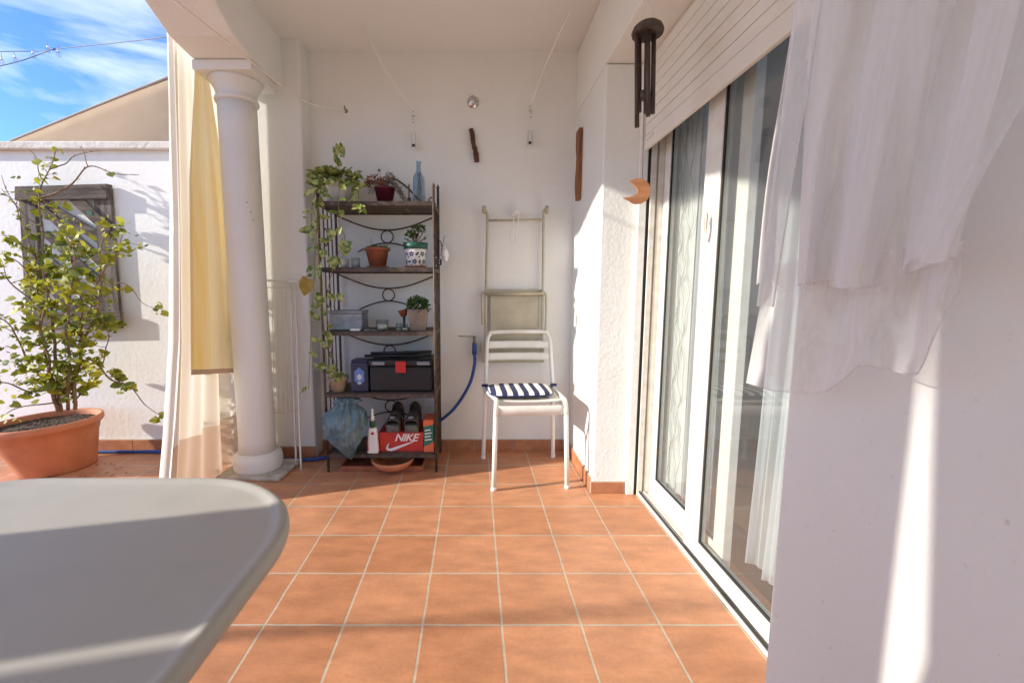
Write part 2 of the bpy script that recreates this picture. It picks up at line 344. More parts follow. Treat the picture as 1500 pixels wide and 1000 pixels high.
def skirting(parent, a, b, n, out=.012, h=.072, tile=.25):
    """row of skirting tiles from a to b; n = outward normal"""
    a, b, n = V(a), V(b), V(n); L_ = (b - a).length; d = (b - a).normalized(); q = MB(); t = 0
    while t < L_ - .01:
        e = min(t + tile, L_); p0, p1 = a + d * (t + .002), a + d * (e - .002)
        q.prism([p0 + n * .0005, p1 + n * .0005, p1 + n * out, p0 + n * out], (0, 0, h)); t = e
    sk = q.build('skirting', 'skirting_tile', parent, bevel=.002)
    g_ = MB(); g_.prism([a, b, b + n * (out - .004), a + n * (out - .004)], (0, 0, h + .003)); g_.build('skirting_grout', 'grout', parent)
# back wall of the porch
t = thing('porch_wall', 'white rough plastered end wall of the porch behind the metal shelf', 'wall', (-.3, YW, 0))
MB().box(-1.27, XR + .2, YW, YW + .2, -.1, CEIL + .3).build('wall', 'stucco', t)
skirting(t, (-1.0, YW, 0), (XR, YW, 0), (0, -1, 0))
# pilaster
t = thing('pilaster', 'flat white pilaster on the wall behind the round column', 'pilaster', (-1.15, 2.7, 0))
MB().box(-1.33, -1.0, 2.66, YW + .02, -.1, CEIL + .02).build('shaft', 'stucco', t, bevel=.012)
skirting(t, (-1.33, 2.66, 0), (-1.0, 2.66, 0), (0, -1, 0))
# courtyard wall
t = thing('courtyard_wall', 'lower white courtyard wall behind the potted shrub', 'wall', (-4, YW, 0))
MB().box(-9, -1.27, YW + .003, YW + .2, -.1, 1.895).build('wall', 'stucco', t)
MB().box(-9, -1.27, YW - .035, YW + .24, 1.895, 1.942).build('coping', 'coping_paint', t, bevel=.008)
skirting(t, (-4.5, YW, 0), (-1.33, YW, 0), (0, -1, 0))
# ceiling slab
t = thing('porch_ceiling', 'smooth off-white plastered ceiling of the porch', 'ceiling', (0, 0, CEIL))
MB().box(-1.10, XR + .3, -4, YW + .2, CEIL, CEIL + .25).build('slab', 'ceiling_paint', t)
# arched beam over the columns
AR = [(-4, 2.40), (-1.7, 2.4), (-1.3, 2.36), (-1.1, 2.3), (-.95, 2.27), (-.75, 2.205), (-.5, 2.19), (.465, 2.19), (.6, 2.205), (.77, 2.27), (.91, 2.33), (1.06, 2.375), (1.22, 2.398), (1.38, 2.405), (1.54, 2.398), (1.70, 2.375), (1.85, 2.33), (2.0, 2.27), (2.15, 2.205), (2.295, 2.19), (YW, 2.19)]
q = MB(); q.prism([(-1.40, y, z) for y, z in AR] + [(-1.40, YW, CEIL + .35), (-1.40, -4, CEIL + .35)], (.30, 0, 0))
tag(q.build('arched_beam', 'ceiling_paint', bevel=.006), 'white arched beam running over the round column', 'beam')

def column(y, label):
    c = (-1.265, y, 0); t = thing('column', label, 'column', c)
    MB().prism([(-1.44, y - .14, 0), (-1.08, y - .15, 0), (-1.06, y + .13, 0), (-1.43, y + .14, 0)], (0, 0, .022)).build('plinth', 'plinth', t, bevel=.006)
    MB().lathe([(.128, .02), (.132, .04), (.134, .075), (.130, .105), (.115, .118), (.103, .125)], c, 48, capt=True).build('base', 'stucco', t)
    MB().lathe([(.100, .124), (.098, .2), (.097, 1.0), (.096, 1.9), (.096, 2.03)], c, 48, capt=True).build('shaft', 'stucco', t)
    MB().lathe([(.096, 2.028), (.106, 2.031), (.109, 2.04), (.106, 2.05), (.097, 2.054), (.100, 2.075), (.109, 2.10), (.123, 2.125), (.132, 2.14)], c, 48, capt=True).build('capital', 'stucco', t)
    MB().box(-1.405, -1.110, y - .145, y + .145, 2.14, 2.187).build('abacus', 'stucco', t, bevel=.004)
    return t
ct = column(2.46, 'round white column with flared capital standing beside the yellow curtain')
column(.247, 'second round white porch column beside the near edge of the table, outside the view')
q = MB()
for px, py in ((362, 296), (370, 310), (377, 321)): p = at(px, py, 2.38); d = (V((p.x, p.y, 0)) - V((-1.265, 2.46, 0))).normalized() * .0965; q.ball((-1.265 + d.x, 2.46 + d.y, p.z), .004, (1, .6, 1), 1)
q.build('stain', 'terracotta_dark', ct)

# house wall on the right
t = thing('house_pier', 'narrow white rough-rendered pier between porch end wall and sliding door', 'wall', (XR, 2.4, 0))
MB().box(XR, .965, 2.178, YW + .01, -.1, 2.10).build('wall', 'stucco_rough', t, bevel=.008)
skirting(t, (XR, YW, 0), (XR, 2.19, 0), (-1, 0, 0), .012, .075, .25)
skirting(t, (XR - .012, 2.178, 0), (.79, 2.178, 0), (0, -1, 0), .012, .06, .178)
tag(MB().box(XR - .0, .86, .84, YW - .0, 2.103, CEIL - .003).build('lintel', 'ceiling_paint', bevel=.006), 'off-white plastered lintel over the roller shutter', 'lintel')
t = thing('house_wall', 'smooth white house wall at the right edge, crossed by a sunlit streak', 'wall', (XR, 0, 0))
MB().box(XR, 1.1, -4, .84, -.1, CEIL + .25).build('wall', 'stucco', t, bevel=.008)
skirting(t, (XR, .82, 0), (XR, -3.8, 0), (-1, 0, 0))
MB().box(XR + .01, 5, .2, 4.4, 2.48, 2.7).build('house_roof', 'ceiling_paint')
tag(bpy.data.objects['house_roof'], 'flat roof slab of the house above the dark room', 'roof')

# ================================================================= SLIDING DOOR
t = thing('door_frame', 'white fixed frame with grey side tracks around the sliding glass door', 'door frame', (.86, 2.17, 0))
MB().box(.785, .822, 2.150, 2.177, .0, 2.10).build('jamb', 'white_frame', t, bevel=.003)
MB().box(.822, .838, 2.158, 2.177, .0, 2.10).build('seal', 'rubber', t)
q = MB(); q.box(.838, .862, 2.145, 2.177, 0, 2.10); q.box(.862, .872, 2.16, 2.177, 0, 2.1); q.box(.872, .95, 2.15, 2.177, 0, 2.10); q.build('side_track', 'cream_frame', t, bevel=.002)
MB().box(.84, .96, .85, 2.15, 0.001, .014).build('threshold', 'white_frame', t, bevel=.003)
MB().box(.848, .853, .85, 2.15, .012, .024).build('rail', 'rubber', t)
q = MB()
for x in (.868, .905): q.box(x, x + .006, .85, 2.15, .013, .022)
q.build('guide', 'cream_frame', t)
def leafdoor(label, x, y0, y1, sw, rb):
    t = thing('sliding_door', label, 'glass door', (x, y0, .02), 'sliding door leaves')
    z0, z1 = .022, 2.08
    MB().box(x, x + .034, y1 - sw[1], y1, z0, z1).build('stile', 'white_frame', t, bevel=.004)
    MB().box(x, x + .034, y0, y0 + sw[0], z0, z1).build('stile', 'white_frame', t, bevel=.004)
    MB().box(x + .001, x + .033, y0 + sw[0], y1 - sw[1], z0, z0 + rb).build('bottom_rail', 'white_frame', t, bevel=.003)
    MB().box(x + .001, x + .033, y0 + sw[0], y1 - sw[1], z1 - .06, z1).build('top_rail', 'white_frame', t, bevel=.003)
    a, b, c, d = y0 + sw[0], y1 - sw[1], z0 + rb, z1 - .06
    q = MB(); q.box(x + .006, x + .012, a, b, c, c + .009); q.box(x + .006, x + .012, b - .009, b, c + .009, d); q.box(x + .006, x + .012, a, a + .009, c + .009, d); q.build('gasket', 'rubber', t)
    MB().box(x + .013, x + .018, a, b, c, d).build('pane', 'pane_glass', t)
    return t
l2 = leafdoor('nearer glass door leaf with wide white stile, sliding in the outer track', .858, .90, 1.69, (.09, .105), .062)
l1 = leafdoor('farther glass door leaf next to the white pier, patterned curtain behind it', .900, 1.487, 2.148, (.065, .055), .085)
q = MB(); p = onX(1036, 325, .857); q.tube(smoothpath([p + V((0, .0, .034)), p + V((-.012, 0, .026)), p + V((-.014, 0, 0)), p + V((-.012, 0, -.026)), p + V((0, 0, -.034))]), .006, 8); q.build('handle', 'white_metal', l2)
# roller shutter
t = thing('roller_shutter', 'half-lowered cream roller shutter with thin dark joints above the glass door', 'shutter', (.80, 1.5, 1.7))
q = MB(); z = 1.765
while z < 2.10:
    z2 = min(z + .0445, 2.10); q.prism([(.800, .845, z), (.8, .845, z2), (.812, .845, z2), (.812, .845, z)], (0, 1.30, 0)); z += .047
q.build('slats', 'shutter_plastic', t, bevel=.003)
MB().box(.806, .811, .845, 2.145, 1.74, 2.10).build('backing', 'rubber', t)
MB().box(.797, .815, .845, 2.145, 1.700, 1.762).build('bottom_bar', 'shutter_plastic', t, bevel=.004)
q = MB(); 
q.box(.786, .797, 2.04, 2.11, 1.735, 1.75); q.build('stop_block', 'white_frame', t, bevel=.003)

# ================================================================= DARK ROOM BEHIND THE GLASS
MB().box(1.0, 5, .2, 4.4, -.2, .0).build('room_floor', 'room_floor'); tag(bpy.data.objects['room_floor'], 'brown floor of the room behind the glass', 'floor', kind='structure')
q = MB(); q.box(4.9, 5, .2, 4.4, 0, 2.48); q.box(1.101, 4.9, 4.3, 4.4, 0, 2.48); q.box(.966, 1.1, YW + .01, 4.4, 0, 2.48); q.box(.965, 1.1, 2.178, YW + .01, 2.10, 2.48); q.box(.862, 1.1, .84, 2.178, 2.105, 2.48)
tag(q.build('room_wall', 'room_wall'), 'dim grey walls of the room behind the glass', 'wall')
t = thing('sofa', 'dark grey sofa standing in the room behind the glass door', 'sofa', (2.4, 2.9, 0))
MB().box(2.0, 3.6, 2.6, 3.4, .08, .42).build('seat', 'sofa', t, bevel=.05, seg=4); MB().box(2.0, 3.6, 3.3, 3.6, .42, .85).build('backrest', 'sofa', t, bevel=.06, seg=4)
MB().box(1.8, 2.0, 2.6, 3.6, .08, .62).build('armrest', 'sofa', t, bevel=.05, seg=4)
def hangcloth(fn_edge0, fn_edge1, z0, z1, nfold, amp, axis, name, m, parent=None, nu=160, nv=40, seed=0, solid=0):
    rs = random.Random(seed); ph = [rs.uniform(0, 6.28) for _ in range(4)]
    def fn(u, v):
        z = lerp(z0, z1, v); a = V((*fn_edge0(z), z)); b = V((*fn_edge1(z), z)); p = a.lerp(b, u + .012 * math.sin(u * nfold * 6.28 + ph[3] + v))
        wv = math.sin(u * nfold * 6.283 + ph[0] + .5 * math.sin(v * 3 + ph[1])) + .45 * math.sin(u * nfold * 2.3 * 6.283 + ph[2] + v * 1.5) + .2 * math.sin(u * nfold * 4.7 * 6.283 + ph[1])
        return p + V(axis) * wv * amp * (.75 + .25 * math.sin(v * 4 + ph[2]) + .4 * v)
    q = MB(); q.grid(fn, nu, nv)
    return q.build(name, m, parent, solid=solid)
o = hangcloth(lambda z: (.962, 1.95), lambda z: (.962, 2.13), 2.0, .05, 3, .006, (1, 0, 0), 'inner_curtain', 'curtain_inner', seed=3)
tag(o, 'pale curtain with thin wavy lines behind the farther glass leaf', 'curtain')
q = MB()
for k in range(5):
    yb = 1.97 + k * .032; pts = []
    for i in range(70):
        z = .1 + i * .026; pts.append((.951, yb + .018 * math.sin(z * 17 + k * 2) + .01 * math.sin(z * 41 + k), z))
    q.tube(pts, .0013, 4)
pl = q.build('wavy_line', 'pattern_line', o)
o = hangcloth(lambda z: (.965, 1.70), lambda z: (.965, 1.93), 2.0, .05, 4, .008, (1, 0, 0), 'inner_curtain', 'sheer_inner', seed=5); tag(o, 'thin white sheer hanging between patterned curtain and door stile, behind glass', 'curtain')
o = hangcloth(lambda z: (1.0, 1.02), lambda z: (1.02, 1.50 + .05 * max(0, 1 - z)), 2.0, .06, 5, .022, (1, 0, 0), 'inner_curtain', 'sheer_inner', seed=8); tag(o, 'long gathered sheer curtain behind the nearer glass leaf', 'curtain')

# ================================================================= PORCH CURTAINS
# cream curtain hanging outside the beam along the outer side of the column
cc = thing('porch_curtain', 'long cream and white curtain with tan bottom band beside the round column', 'curtain', (-1.46, 2.3, 2.2))
def cw(u, v, x0, amp, y0, y1, nf, ph):
    y = lerp(y0, y1, u)
    wv = math.sin(u * nf * 6.283 + ph + .6 * math.sin(v * 2.6)) + .35 * math.sin(u * nf * 2.4 * 6.283 + ph * 2 + v * 2)
    return V((x0 + wv * amp * (.6 + .6 * v), y, 0))
def edgeY0(z): return interp([(0.02, 1.95), (.35, 2.03), (.8, 2.12), (1.4, 2.19), (2.3, 2.27)], z)
def edgeY1(z): return interp([(0.02, 2.61), (2.3, 2.60)], z)
def ccf(zt, zb):
    def fn(u, v):
        z = lerp(zt, zb, v); vv = 1 - z / 2.3; p = cw(u, vv, -1.465, .024, edgeY0(z), edgeY1(z), 3.3, .6); p.z = z; return p
    return fn
MB().grid(ccf(2.30, .30), 150, 50).build('cloth', 'curtain_cream', cc)
MB().grid(ccf(.30, .015), 150, 10).build('hem_band', 'curtain_hem', cc)
def wf(u, v):
    z = lerp(2.32, .03, v); y0 = edgeY0(z) - .012; p = V((-1.455 - .045 * u + .014 * math.sin(u * 9 + v * 2), y0 + .02 * math.sin(u * 5 + .5) + .05 * u, z)); return p
MB().grid(wf, 24, 50).build('white_border', 'curtain_white', cc)
yc = thing('yellow_curtain', 'shorter yellow curtain panel hanging over the cream curtain by the column', 'curtain', (-1.42, 2.4, 2.15))
def yf(zt, zb, dx=0):
    def fn(u, v):
        z = lerp(zt, zb, v)
        y0 = interp([(.6, 2.115), (1.0, 2.16), (1.6, 2.22), (2.16, 2.33)], z); y1 = interp([(.6, 2.60), (1.5, 2.57), (2.16, 2.44)], z)
        p = cw(u, (2.16 - z) / 2.16, -1.40 + dx, .012, y0, y1, 3, 2.1); p.z = z - .075 * u * (2.16 - z) / 1.5; return p
    return fn
MB().grid(yf(2.165, .66), 90, 50).build('cloth', 'curtain_yellow', yc)
MB().grid(yf(.66, .635, .003), 90, 2).build('hem', 'curtain_hem', yc, solid=.004)
# curtain by the second column (outside the view, shades the near wall)
c2 = thing('porch_curtain', 'closed cream curtain behind the second column, outside the view', 'curtain', (-1.44, -1, 2.2))
MB().grid(lambda u, v: V((-1.44 + .03 * math.sin(u * 60) + .01 * math.sin(u * 143), lerp(.052 + .045 * max(0, min(1, (v - .42) / .08)) - .024 * max(0, v - .5) + .004 * math.sin(v * 9) + (.09 * max(0, .5 - v) / .5), -3.2, u), lerp(2.38, .02, v))), 400, 24).build('cloth', 'curtain_white', c2)

MB().grid(lambda u, v: V((-1.45 + .03 * math.sin(u * 14), lerp(.24, .365, u) + .004 * math.sin(v * 6), lerp(2.25, .02, v))), 40, 24).build('shade_panel', 'curtain_white', c2)  # unseen extra panel, added beside the column to widen its shade on the table
# sheer curtain at the right
t = thing('sheer_curtain', 'bunched translucent white sheer curtain hanging over the right wall and door edge', 'curtain', (.56, .6, 2.1))
def s1(u, v):
    z = lerp(2.14, 1.06 + .03 * u - .02 * math.sin(u * 3.14) + .012 * math.sin(u * 17), v)
    y = lerp(.80 + .035 * v, .18 + .29 * v ** .6, u)
    ke = min(1, .15 + u * 5)
    x = .568 - .03 * v + ke * (.020 * math.sin(u * 13 + v * 5.0) + .004 * math.sin(u * 31 - v * 7) + .010 * math.sin(u * 8 - v * 9) + .030 * (noise.noise(V((u * 3 + v * 2.5, v * 3 - u, 1)))))
    return V((x, y, z))
MB().grid(s1, 110, 90).build('upper_layer', 'sheer_curtain', t)
TOPB = [(1112, 440), (1150, 405), (1240, 400), (1410, 375)]
BOTB = [(1112, 560), (1150, 572), (1200, 576), (1225, 572), (1245, 558), (1262, 538), (1275, 534), (1300, 538), (1328, 546), (1350, 548), (1360, 530), (1372, 495), (1390, 455), (1410, 420)]
def s2(u, v):
    px = lerp(1112, 1410, u); py = lerp(interp(TOPB, px) - 25, interp(BOTB, px), v)
    px += (v - .5) * -6 - (1 - u) * 20 * (v - .2)
    x = .555 + .018 * math.sin(u * 17 + v * 2.5) + .004 * math.sin(u * 37 - v * 4) + .012 * noise.noise(V((u * 5 - v * 1.5, v * 3, 7)))
    return onX(px, py, x)
MB().grid(s2, 90, 40).build('lower_layer', 'sheer_curtain', t)
def s3(u, v):   # rolled knot of gathered cloth
    z = lerp(2.14, 1.02, v); y = lerp(.79, .68 + .05 * v, u) + .04 * v; x = .552 - .02 * v + .008 * math.sin(u * 9 + v * 2)
    return V((x, y, z))
MB().grid(s3, 30, 60).build('gathered_edge', 'sheer_fold', t)
def s4(u, v):   # swag drawn up to a knot
    uc = u ** 1.2; px = lerp(lerp(1205, 1700, u), lerp(1168, 1400, uc), v ** .8); py = lerp(lerp(-330, -600, u), lerp(418, 378, u) + 22 * math.sin(3.14 * u) ** 2, v)
    x = .530 + .022 * math.sin(u * 17 + v * 3 + 1.5 * math.sin(u * 5)) * (.3 + v) + .004 * math.sin(u * 33 - v * 5) + .012 * noise.noise(V((u * 6, v * 2, 4)))
    return onX(px, py, x)
MB().grid(s4, 110, 60).build('swag', 'sheer_swag', t)
def hemline(fn, n=90, e=1): MB().tube([fn(k / n, e) for k in range(n + 1)], .0008, 5).build('hem', 'sheer_hem', t)
hemline(s2); hemline(s4); MB().tube([s1(0.002, k / 60) for k in range(61)], .0012, 5).build('hem', 'sheer_hem', t)

# ================================================================= TABLE
t = thing('table', 'large grey plastic table top with rounded corner and raised lip in the foreground', 'table', (-.8, .1, 0))
ZT = .73
def outline(off, n=14):
    x1, y1, x0, y0, r = -.249 - off, .722 - off, -.93 + off, -.75 + off, .21 - off * .8
    pts = []
    for cx_, cy_, a0 in ((x1 - r, y1 - r, 0), (x0 + r, y1 - r, 90), (x0 + r, y0 + r, 180), (x1 - r, y0 + r, 270)):
        for k in range(n + 1): a = R(a0 + 90 * k / n); pts.append((cx_ + r * math.cos(a), cy_ + r * math.sin(a)))
    return pts
prof = [(.030, .700), (.008, .702), (.002, .708), (.0, .717), (.001, .726), (.005, .7305), (.010, .7315), (.015, .730), (.020, .7275), (.027, .7265), (.10, .7262)]
q = MB(); rings = [[q.b.verts.new((x, y, z)) for x, y in outline(o_)] for o_, z in prof]
for A, B in zip(rings, rings[1:]):
    n_ = len(A)
    for k in range(n_): f_ = q.b.faces.new((A[k], A[(k + 1) % n_], B[(k + 1) % n_], B[k])); f_.smooth = True
q.b.faces.new(rings[-1]).smooth = True; q.b.faces.new(rings[0][::-1])
q.build('tabletop', 'table_top', t)
for x, y in ((-.45, .5), (-.8, .5), (-.45, -.55), (-.8, -.55)):
    MB().tube([(x, y, .69), (x + (.03 if x > -.6 else -.03), y + (.03 if y > 0 else -.03), 0)], [.03, .022], 12).build('leg', 'table_top', t)

# ================================================================= WHITE CHAIR
ch = thing('chair', 'white slat-back metal chair standing by the wall with a striped cushion', 'chair', (.3, 2.4, 0))
r_ = .0125
FL, FR, BL, BR = V((.101, 2.20, 0)), V((.494, 2.225, 0)), V((.055, 2.64, 0)), V((.497, 2.66, 0))
SF, SB = .455, .435                                   # seat heights
def cpt(a, dx, dy, z): return V((a.x + dx, a.y + dy, z))
TLp, TRp = cpt(BL, .025, .065, .70), cpt(BR, -.025, .065, .70)
back = [BL, cpt(BL, .008, -.015, .25), cpt(BL, .012, -.01, SB), cpt(BL, .02, .04, .65), cpt(BL, .024, .062, .735), cpt(BL, .04, .07, .775), cpt(BL, .075, .073, .79)]
backr = [BR, cpt(BR, -.008, -.015, .25), cpt(BR, -.012, -.01, SB), cpt(BR, -.02, .04, .65), cpt(BR, -.024, .062, .735), cpt(BR, -.04, .07, .775), cpt(BR, -.075, .073, .79)]
MB().tube(smoothpath(back[:3], 5), r_, 12).build('leg', 'white_metal', ch); MB().tube(smoothpath(backr[:3], 5), r_, 12).build('leg', 'white_metal', ch)
MB().tube(smoothpath(back[2:] + backr[2:][::-1], 6), r_, 12).build('back_frame', 'white_metal', ch)
FLt, FRt = cpt(FL, .012, .03, SF), cpt(FR, -.012, .03, SF)
MB().tube([FL, cpt(FL, .01, .02, .40)], r_, 12).build('leg', 'white_metal', ch); MB().tube([FR, cpt(FR, -.01, .02, .40)], r_, 12).build('leg', 'white_metal', ch)
for p in (FL, FR, BL, BR): MB().lathe([(.0145, 0.001), (.0150, .005), (.0138, .018), (.0128, .020)], (p.x, p.y, 0), 12, capt=True).build('foot_cap', 'white_plastic', ch)
MB().tube(smoothpath([cpt(FL, .01, .02, .40), cpt(FL, .012, .022, .44), cpt(FL, .014, .045, .465), cpt(FL, .014, .09, .468), cpt(BL, .012, -.04, .448), cpt(BL, .012, -.005, .446)], 5), r_, 10).build('seat_rail', 'white_metal', ch)
MB().tube(smoothpath([cpt(FR, -.01, .02, .40), cpt(FR, -.012, .022, .44), cpt(FR, -.014, .045, .465), cpt(FR, -.014, .09, .468), cpt(BR, -.012, -.04, .448), cpt(BR, -.012, -.005, .446)], 5), r_, 10).build('seat_rail', 'white_metal', ch)
def slat(p0, p1, h, bow, th=.003, tilt=0):   # a curved slat between p0 and p1
    def fn(u, v): p = p0.lerp(p1, u); return p + V((0, bow * math.sin(math.pi * u) + tilt * (v - .5), h * (.5 - v)))
    return fn
for z, h, yy in ((.712, .045, .053), (.640, .045, .037)):
    MB().grid(slat(cpt(BL, .022, yy, z), cpt(BR, -.022, yy, z), h, .02, tilt=-.01), 16, 3).build('back_slat', 'white_metal', ch, solid=.004)
MB().grid(slat(cpt(FL, .02, .018, .425), cpt(FR, -.02, .018, .425), .052, -.004), 16, 2).build('front_apron', 'white_metal', ch, solid=.004)
for k in range(6):
    a = cpt(FL, .014, .045, .467).lerp(cpt(BL, .012, -.01, .450), (k + .1) / 6); b = cpt(FR, -.014, .045, .467).lerp(cpt(BR, -.012, -.01, .450), (k + .1) / 6)
    MB().grid(lambda u, v, a=a, b=b: a.lerp(b, u) + V((0, v * .058, -.006 * math.sin(math.pi * u))), 10, 2).build('seat_slat', 'white_metal', ch, solid=.003)
# cushion
cu = thing('seat_cushion', 'navy and white striped seat cushion tied on the white chair', 'cushion', (.27, 2.45, .47))
C0 = cpt(FL, -.012, .085, .470); C1 = cpt(FR, -.06, .085, .470); C2 = cpt(BL, .012, -.025, .462); C3 = cpt(BR, -.04, -.03, .462)
def cush(u, v, top, w=1.0):
    # rounded rectangle in plan
    uu, vv = u * 2 - 1, v * 2 - 1
    m = max(abs(uu), abs(vv)); 
    if m > 1e-6:
        ln = (abs(uu) ** 5 + abs(vv) ** 5) ** .2; uu, vv = uu * m / ln, vv * m / ln
    edge = min(1, max(0, 1 - m)); th = .017 * min(1, (edge * 4.5)) ** .5 - .0035 * math.sin(uu * 18) * edge
    p = C0.lerp(C1, (uu + 1) / 2).lerp(C2.lerp(C3, (uu + 1) / 2), (vv + 1) / 2)
    return p + V((0, 0, .014 + (th if top else -th * .6)))
q = MB(); q.grid(lambda u, v: cush(u, v, 1), 44, 30); q.grid(lambda u, v: cush(u, v, 0), 44, 30)
bmesh.ops.remove_doubles(q.b, verts=q.b.verts[:], dist=.0006)
m = M['cushion_white']; M['cushion_stripe'] = m2 = m.copy(); m2.name = 'cushion_stripe'; n = m2.node_tree.nodes; lk = m2.node_tree.links.new
co = n.new('ShaderNodeTexCoord'); sx_ = n.new('ShaderNodeSeparateXYZ'); lk(co.outputs['Object'], sx_.inputs[0])
def mth(op, a, b=None):
    q_ = n.new('ShaderNodeMath'); q_.operation = op
    for i, v_ in enumerate((a, b)):
        if v_ is None: continue
        if isinstance(v_, (int, float)): q_.inputs[i].default_value = v_
        else: lk(v_, q_.inputs[i])
    return q_.outputs[0]
sk_ = mth('ADD', sx_.outputs[0], mth('MULTIPLY', sx_.outputs[1], .02))
fr_ = mth('GREATER_THAN', mth('FRACT', mth('MULTIPLY', mth('ADD', sk_, 10.013), 1 / .0585)), .5)
mxx = n.new('ShaderNodeMix'); mxx.data_type = 'RGBA'; mxx.inputs[6].default_value = (.78, .76, .72, 1); mxx.inputs[7].default_value = (.022, .028, .085, 1)
lk(fr_, mxx.inputs[0]); lk(mxx.outputs[2], n['Principled BSDF'].inputs['Base Color'])
q.build('pad', 'cushion_stripe', cu)
per = [cush(u, v, 1) - V((0, 0, .0)) for u, v in [(k / 20, 0) for k in range(20)] + [(1, k / 20) for k in range(20)] + [(1 - k / 20, 1) for k in range(20)] + [(0, 1 - k / 20) for k in range(20)]]
MB().tube(per, .0035, 6, closed=True).build('piping', 'pattern_blue', cu)
for p, s_ in ((cpt(BL, .012, -.012, .462), -1), (cpt(BR, -.012, -.012, .462), 1)):
    q = MB()
    for k in range(3): q.tube(smoothpath([p + V((-.016 * s_, -.01, .004 + .006 * k)), p + V((.016 * s_, -.014, .008 + .004 * k)), p + V((.016 * s_, .012, .004 * k)), p + V((-.016 * s_, .012, .0))], 4), .004, 6)
    q.ball(p + V((-.01 * s_, -.016, .008)), .011)
    q.build('tie', 'pattern_blue', cu)


# ================================================================= FOLDED BEIGE CHAIR ON THE WALL
t = thing('folding_chair', 'folded beige metal chair hanging on the end wall above the white chair', 'folding chair', at(755, 420, 2.74))
def W(px, py, Y=2.75): return at(px, py, Y)
for a in ((712, 797), ):
    q = MB(); q.tube(smoothpath([W(709, 307, 2.72), W(713, 312), W(714, 330), W(712, 425), W(711, 528)], 5), .0085, 8); q.build('tube_leg', 'beige_metal', t)
    q = MB(); q.tube(smoothpath([W(800, 306, 2.72), W(796, 311), W(796, 330), W(795, 425), W(793, 528)], 5), .0085, 8); q.build('tube_leg', 'beige_metal', t)
MB().tube([W(712, 323), W(797, 322)], .0075, 8).build('crossbar', 'beige_metal', t)
MB().tube([W(713, 431, 2.735), W(797, 430, 2.735)], .009, 8).build('crossbar', 'beige_metal', t)
for px in (709, 801): MB().tube([W(px, 303, 2.70), W(px, 311, 2.745)], .012, 8).build('foot_cap', 'beige_metal', t)
MB().prism([W(718, 433, 2.757), W(789, 433, 2.757), W(788, 500, 2.757), W(718, 500, 2.757)], (0, .012, 0)).build('seat', 'beige_metal', t, bevel=.004)
MB().prism([W(710, 424, 2.762), W(795, 424, 2.762), W(795, 434, 2.762), W(710, 434, 2.762)], (0, .012, 0)).build('seat_edge', 'beige_metal', t, bevel=.004)
MB().prism([W(703, 502, 2.745), W(797, 502, 2.745), W(797, 531, 2.745), W(707, 531, 2.745)], (0, .015, 0)).build('backrest', 'beige_metal', t, bevel=.005)
q = MB(); q.tube(smoothpath([W(717, 428, 2.74), W(707, 430, 2.74), W(706, 445, 2.74), W(707, 475, 2.74)], 5), .007, 8); q.build('arm_tube', 'beige_metal', t); q = MB(); q.tube(smoothpath([W(792, 428, 2.74), W(799, 430, 2.74), W(800, 445, 2.74), W(799, 485, 2.74)], 5), .007, 8)
q.build('arm_tube', 'beige_metal', t)
t = thing('wall_bracket', 'cream wire bracket the folded chair hangs from', 'bracket', W(756, 330, 2.75))
MB().prism([W(751, 310, 2.74), W(757, 306, 2.74), W(762, 308, 2.74), (W(762, 316, 2.74)), W(750, 317, 2.74)], (0, .05, 0)).build('plate', 'white_metal', t, bevel=.003)
MB().tube(smoothpath([W(754, 315, 2.73), W(748, 348, 2.70), W(755, 352, 2.70), W(756, 348, 2.70), W(760, 314, 2.73)], 5), .0035, 6).build('hook', 'white_metal', t)

# ================================================================= BLUE HOSE AND TAP
t = thing('garden_tap', 'small brass tap on the end wall with the blue hose attached', 'tap', W(695, 492, 2.76))
p = W(695, 494, 2.75); q = MB(); q.tube([(p.x, YW, p.z), (p.x, 2.745, p.z), (p.x, 2.735, p.z - .035)], .009, 10); q.lathe([(.013, -.045), (.013, -.03)], (p.x, 2.735, p.z), 10, capt=True); q.build('spout', 'brass', t)
MB().tube([(p.x - .01, 2.745, p.z + .006), (p.x - .10, 2.745, p.z + .008)], .003, 6).build('lever', 'brass', t)
t = thing('garden_hose', 'blue garden hose running from the tap behind the shelf and along the wall', 'hose', (p.x, 2.735, 0))
MB().tube([(p.x, 2.735, p.z - .035), (p.x, 2.735, p.z - .105)], .0155, 12).build('connector', 'hose_blue', t)
hp = [(p.x, 2.735, p.z - .10), W(695, 535, 2.73), W(688, 562, 2.73), W(670, 592, 2.735), W(650, 612, 2.74), W(610, 640, 2.75), (-.45, 2.74, .04), (-.6, 2.735, .012), (-.8, 2.72, .012), (-1.0, 2.60, .012), (-1.3, 2.625, .012), (-1.6, 2.72, .012), (-2.0, 2.73, .012), (-2.6, 2.72, .012), (-3.2, 2.70, .012)]
MB().tube(smoothpath(hp, 8), .0105, 10).build('hose_pipe', 'hose_blue', t)

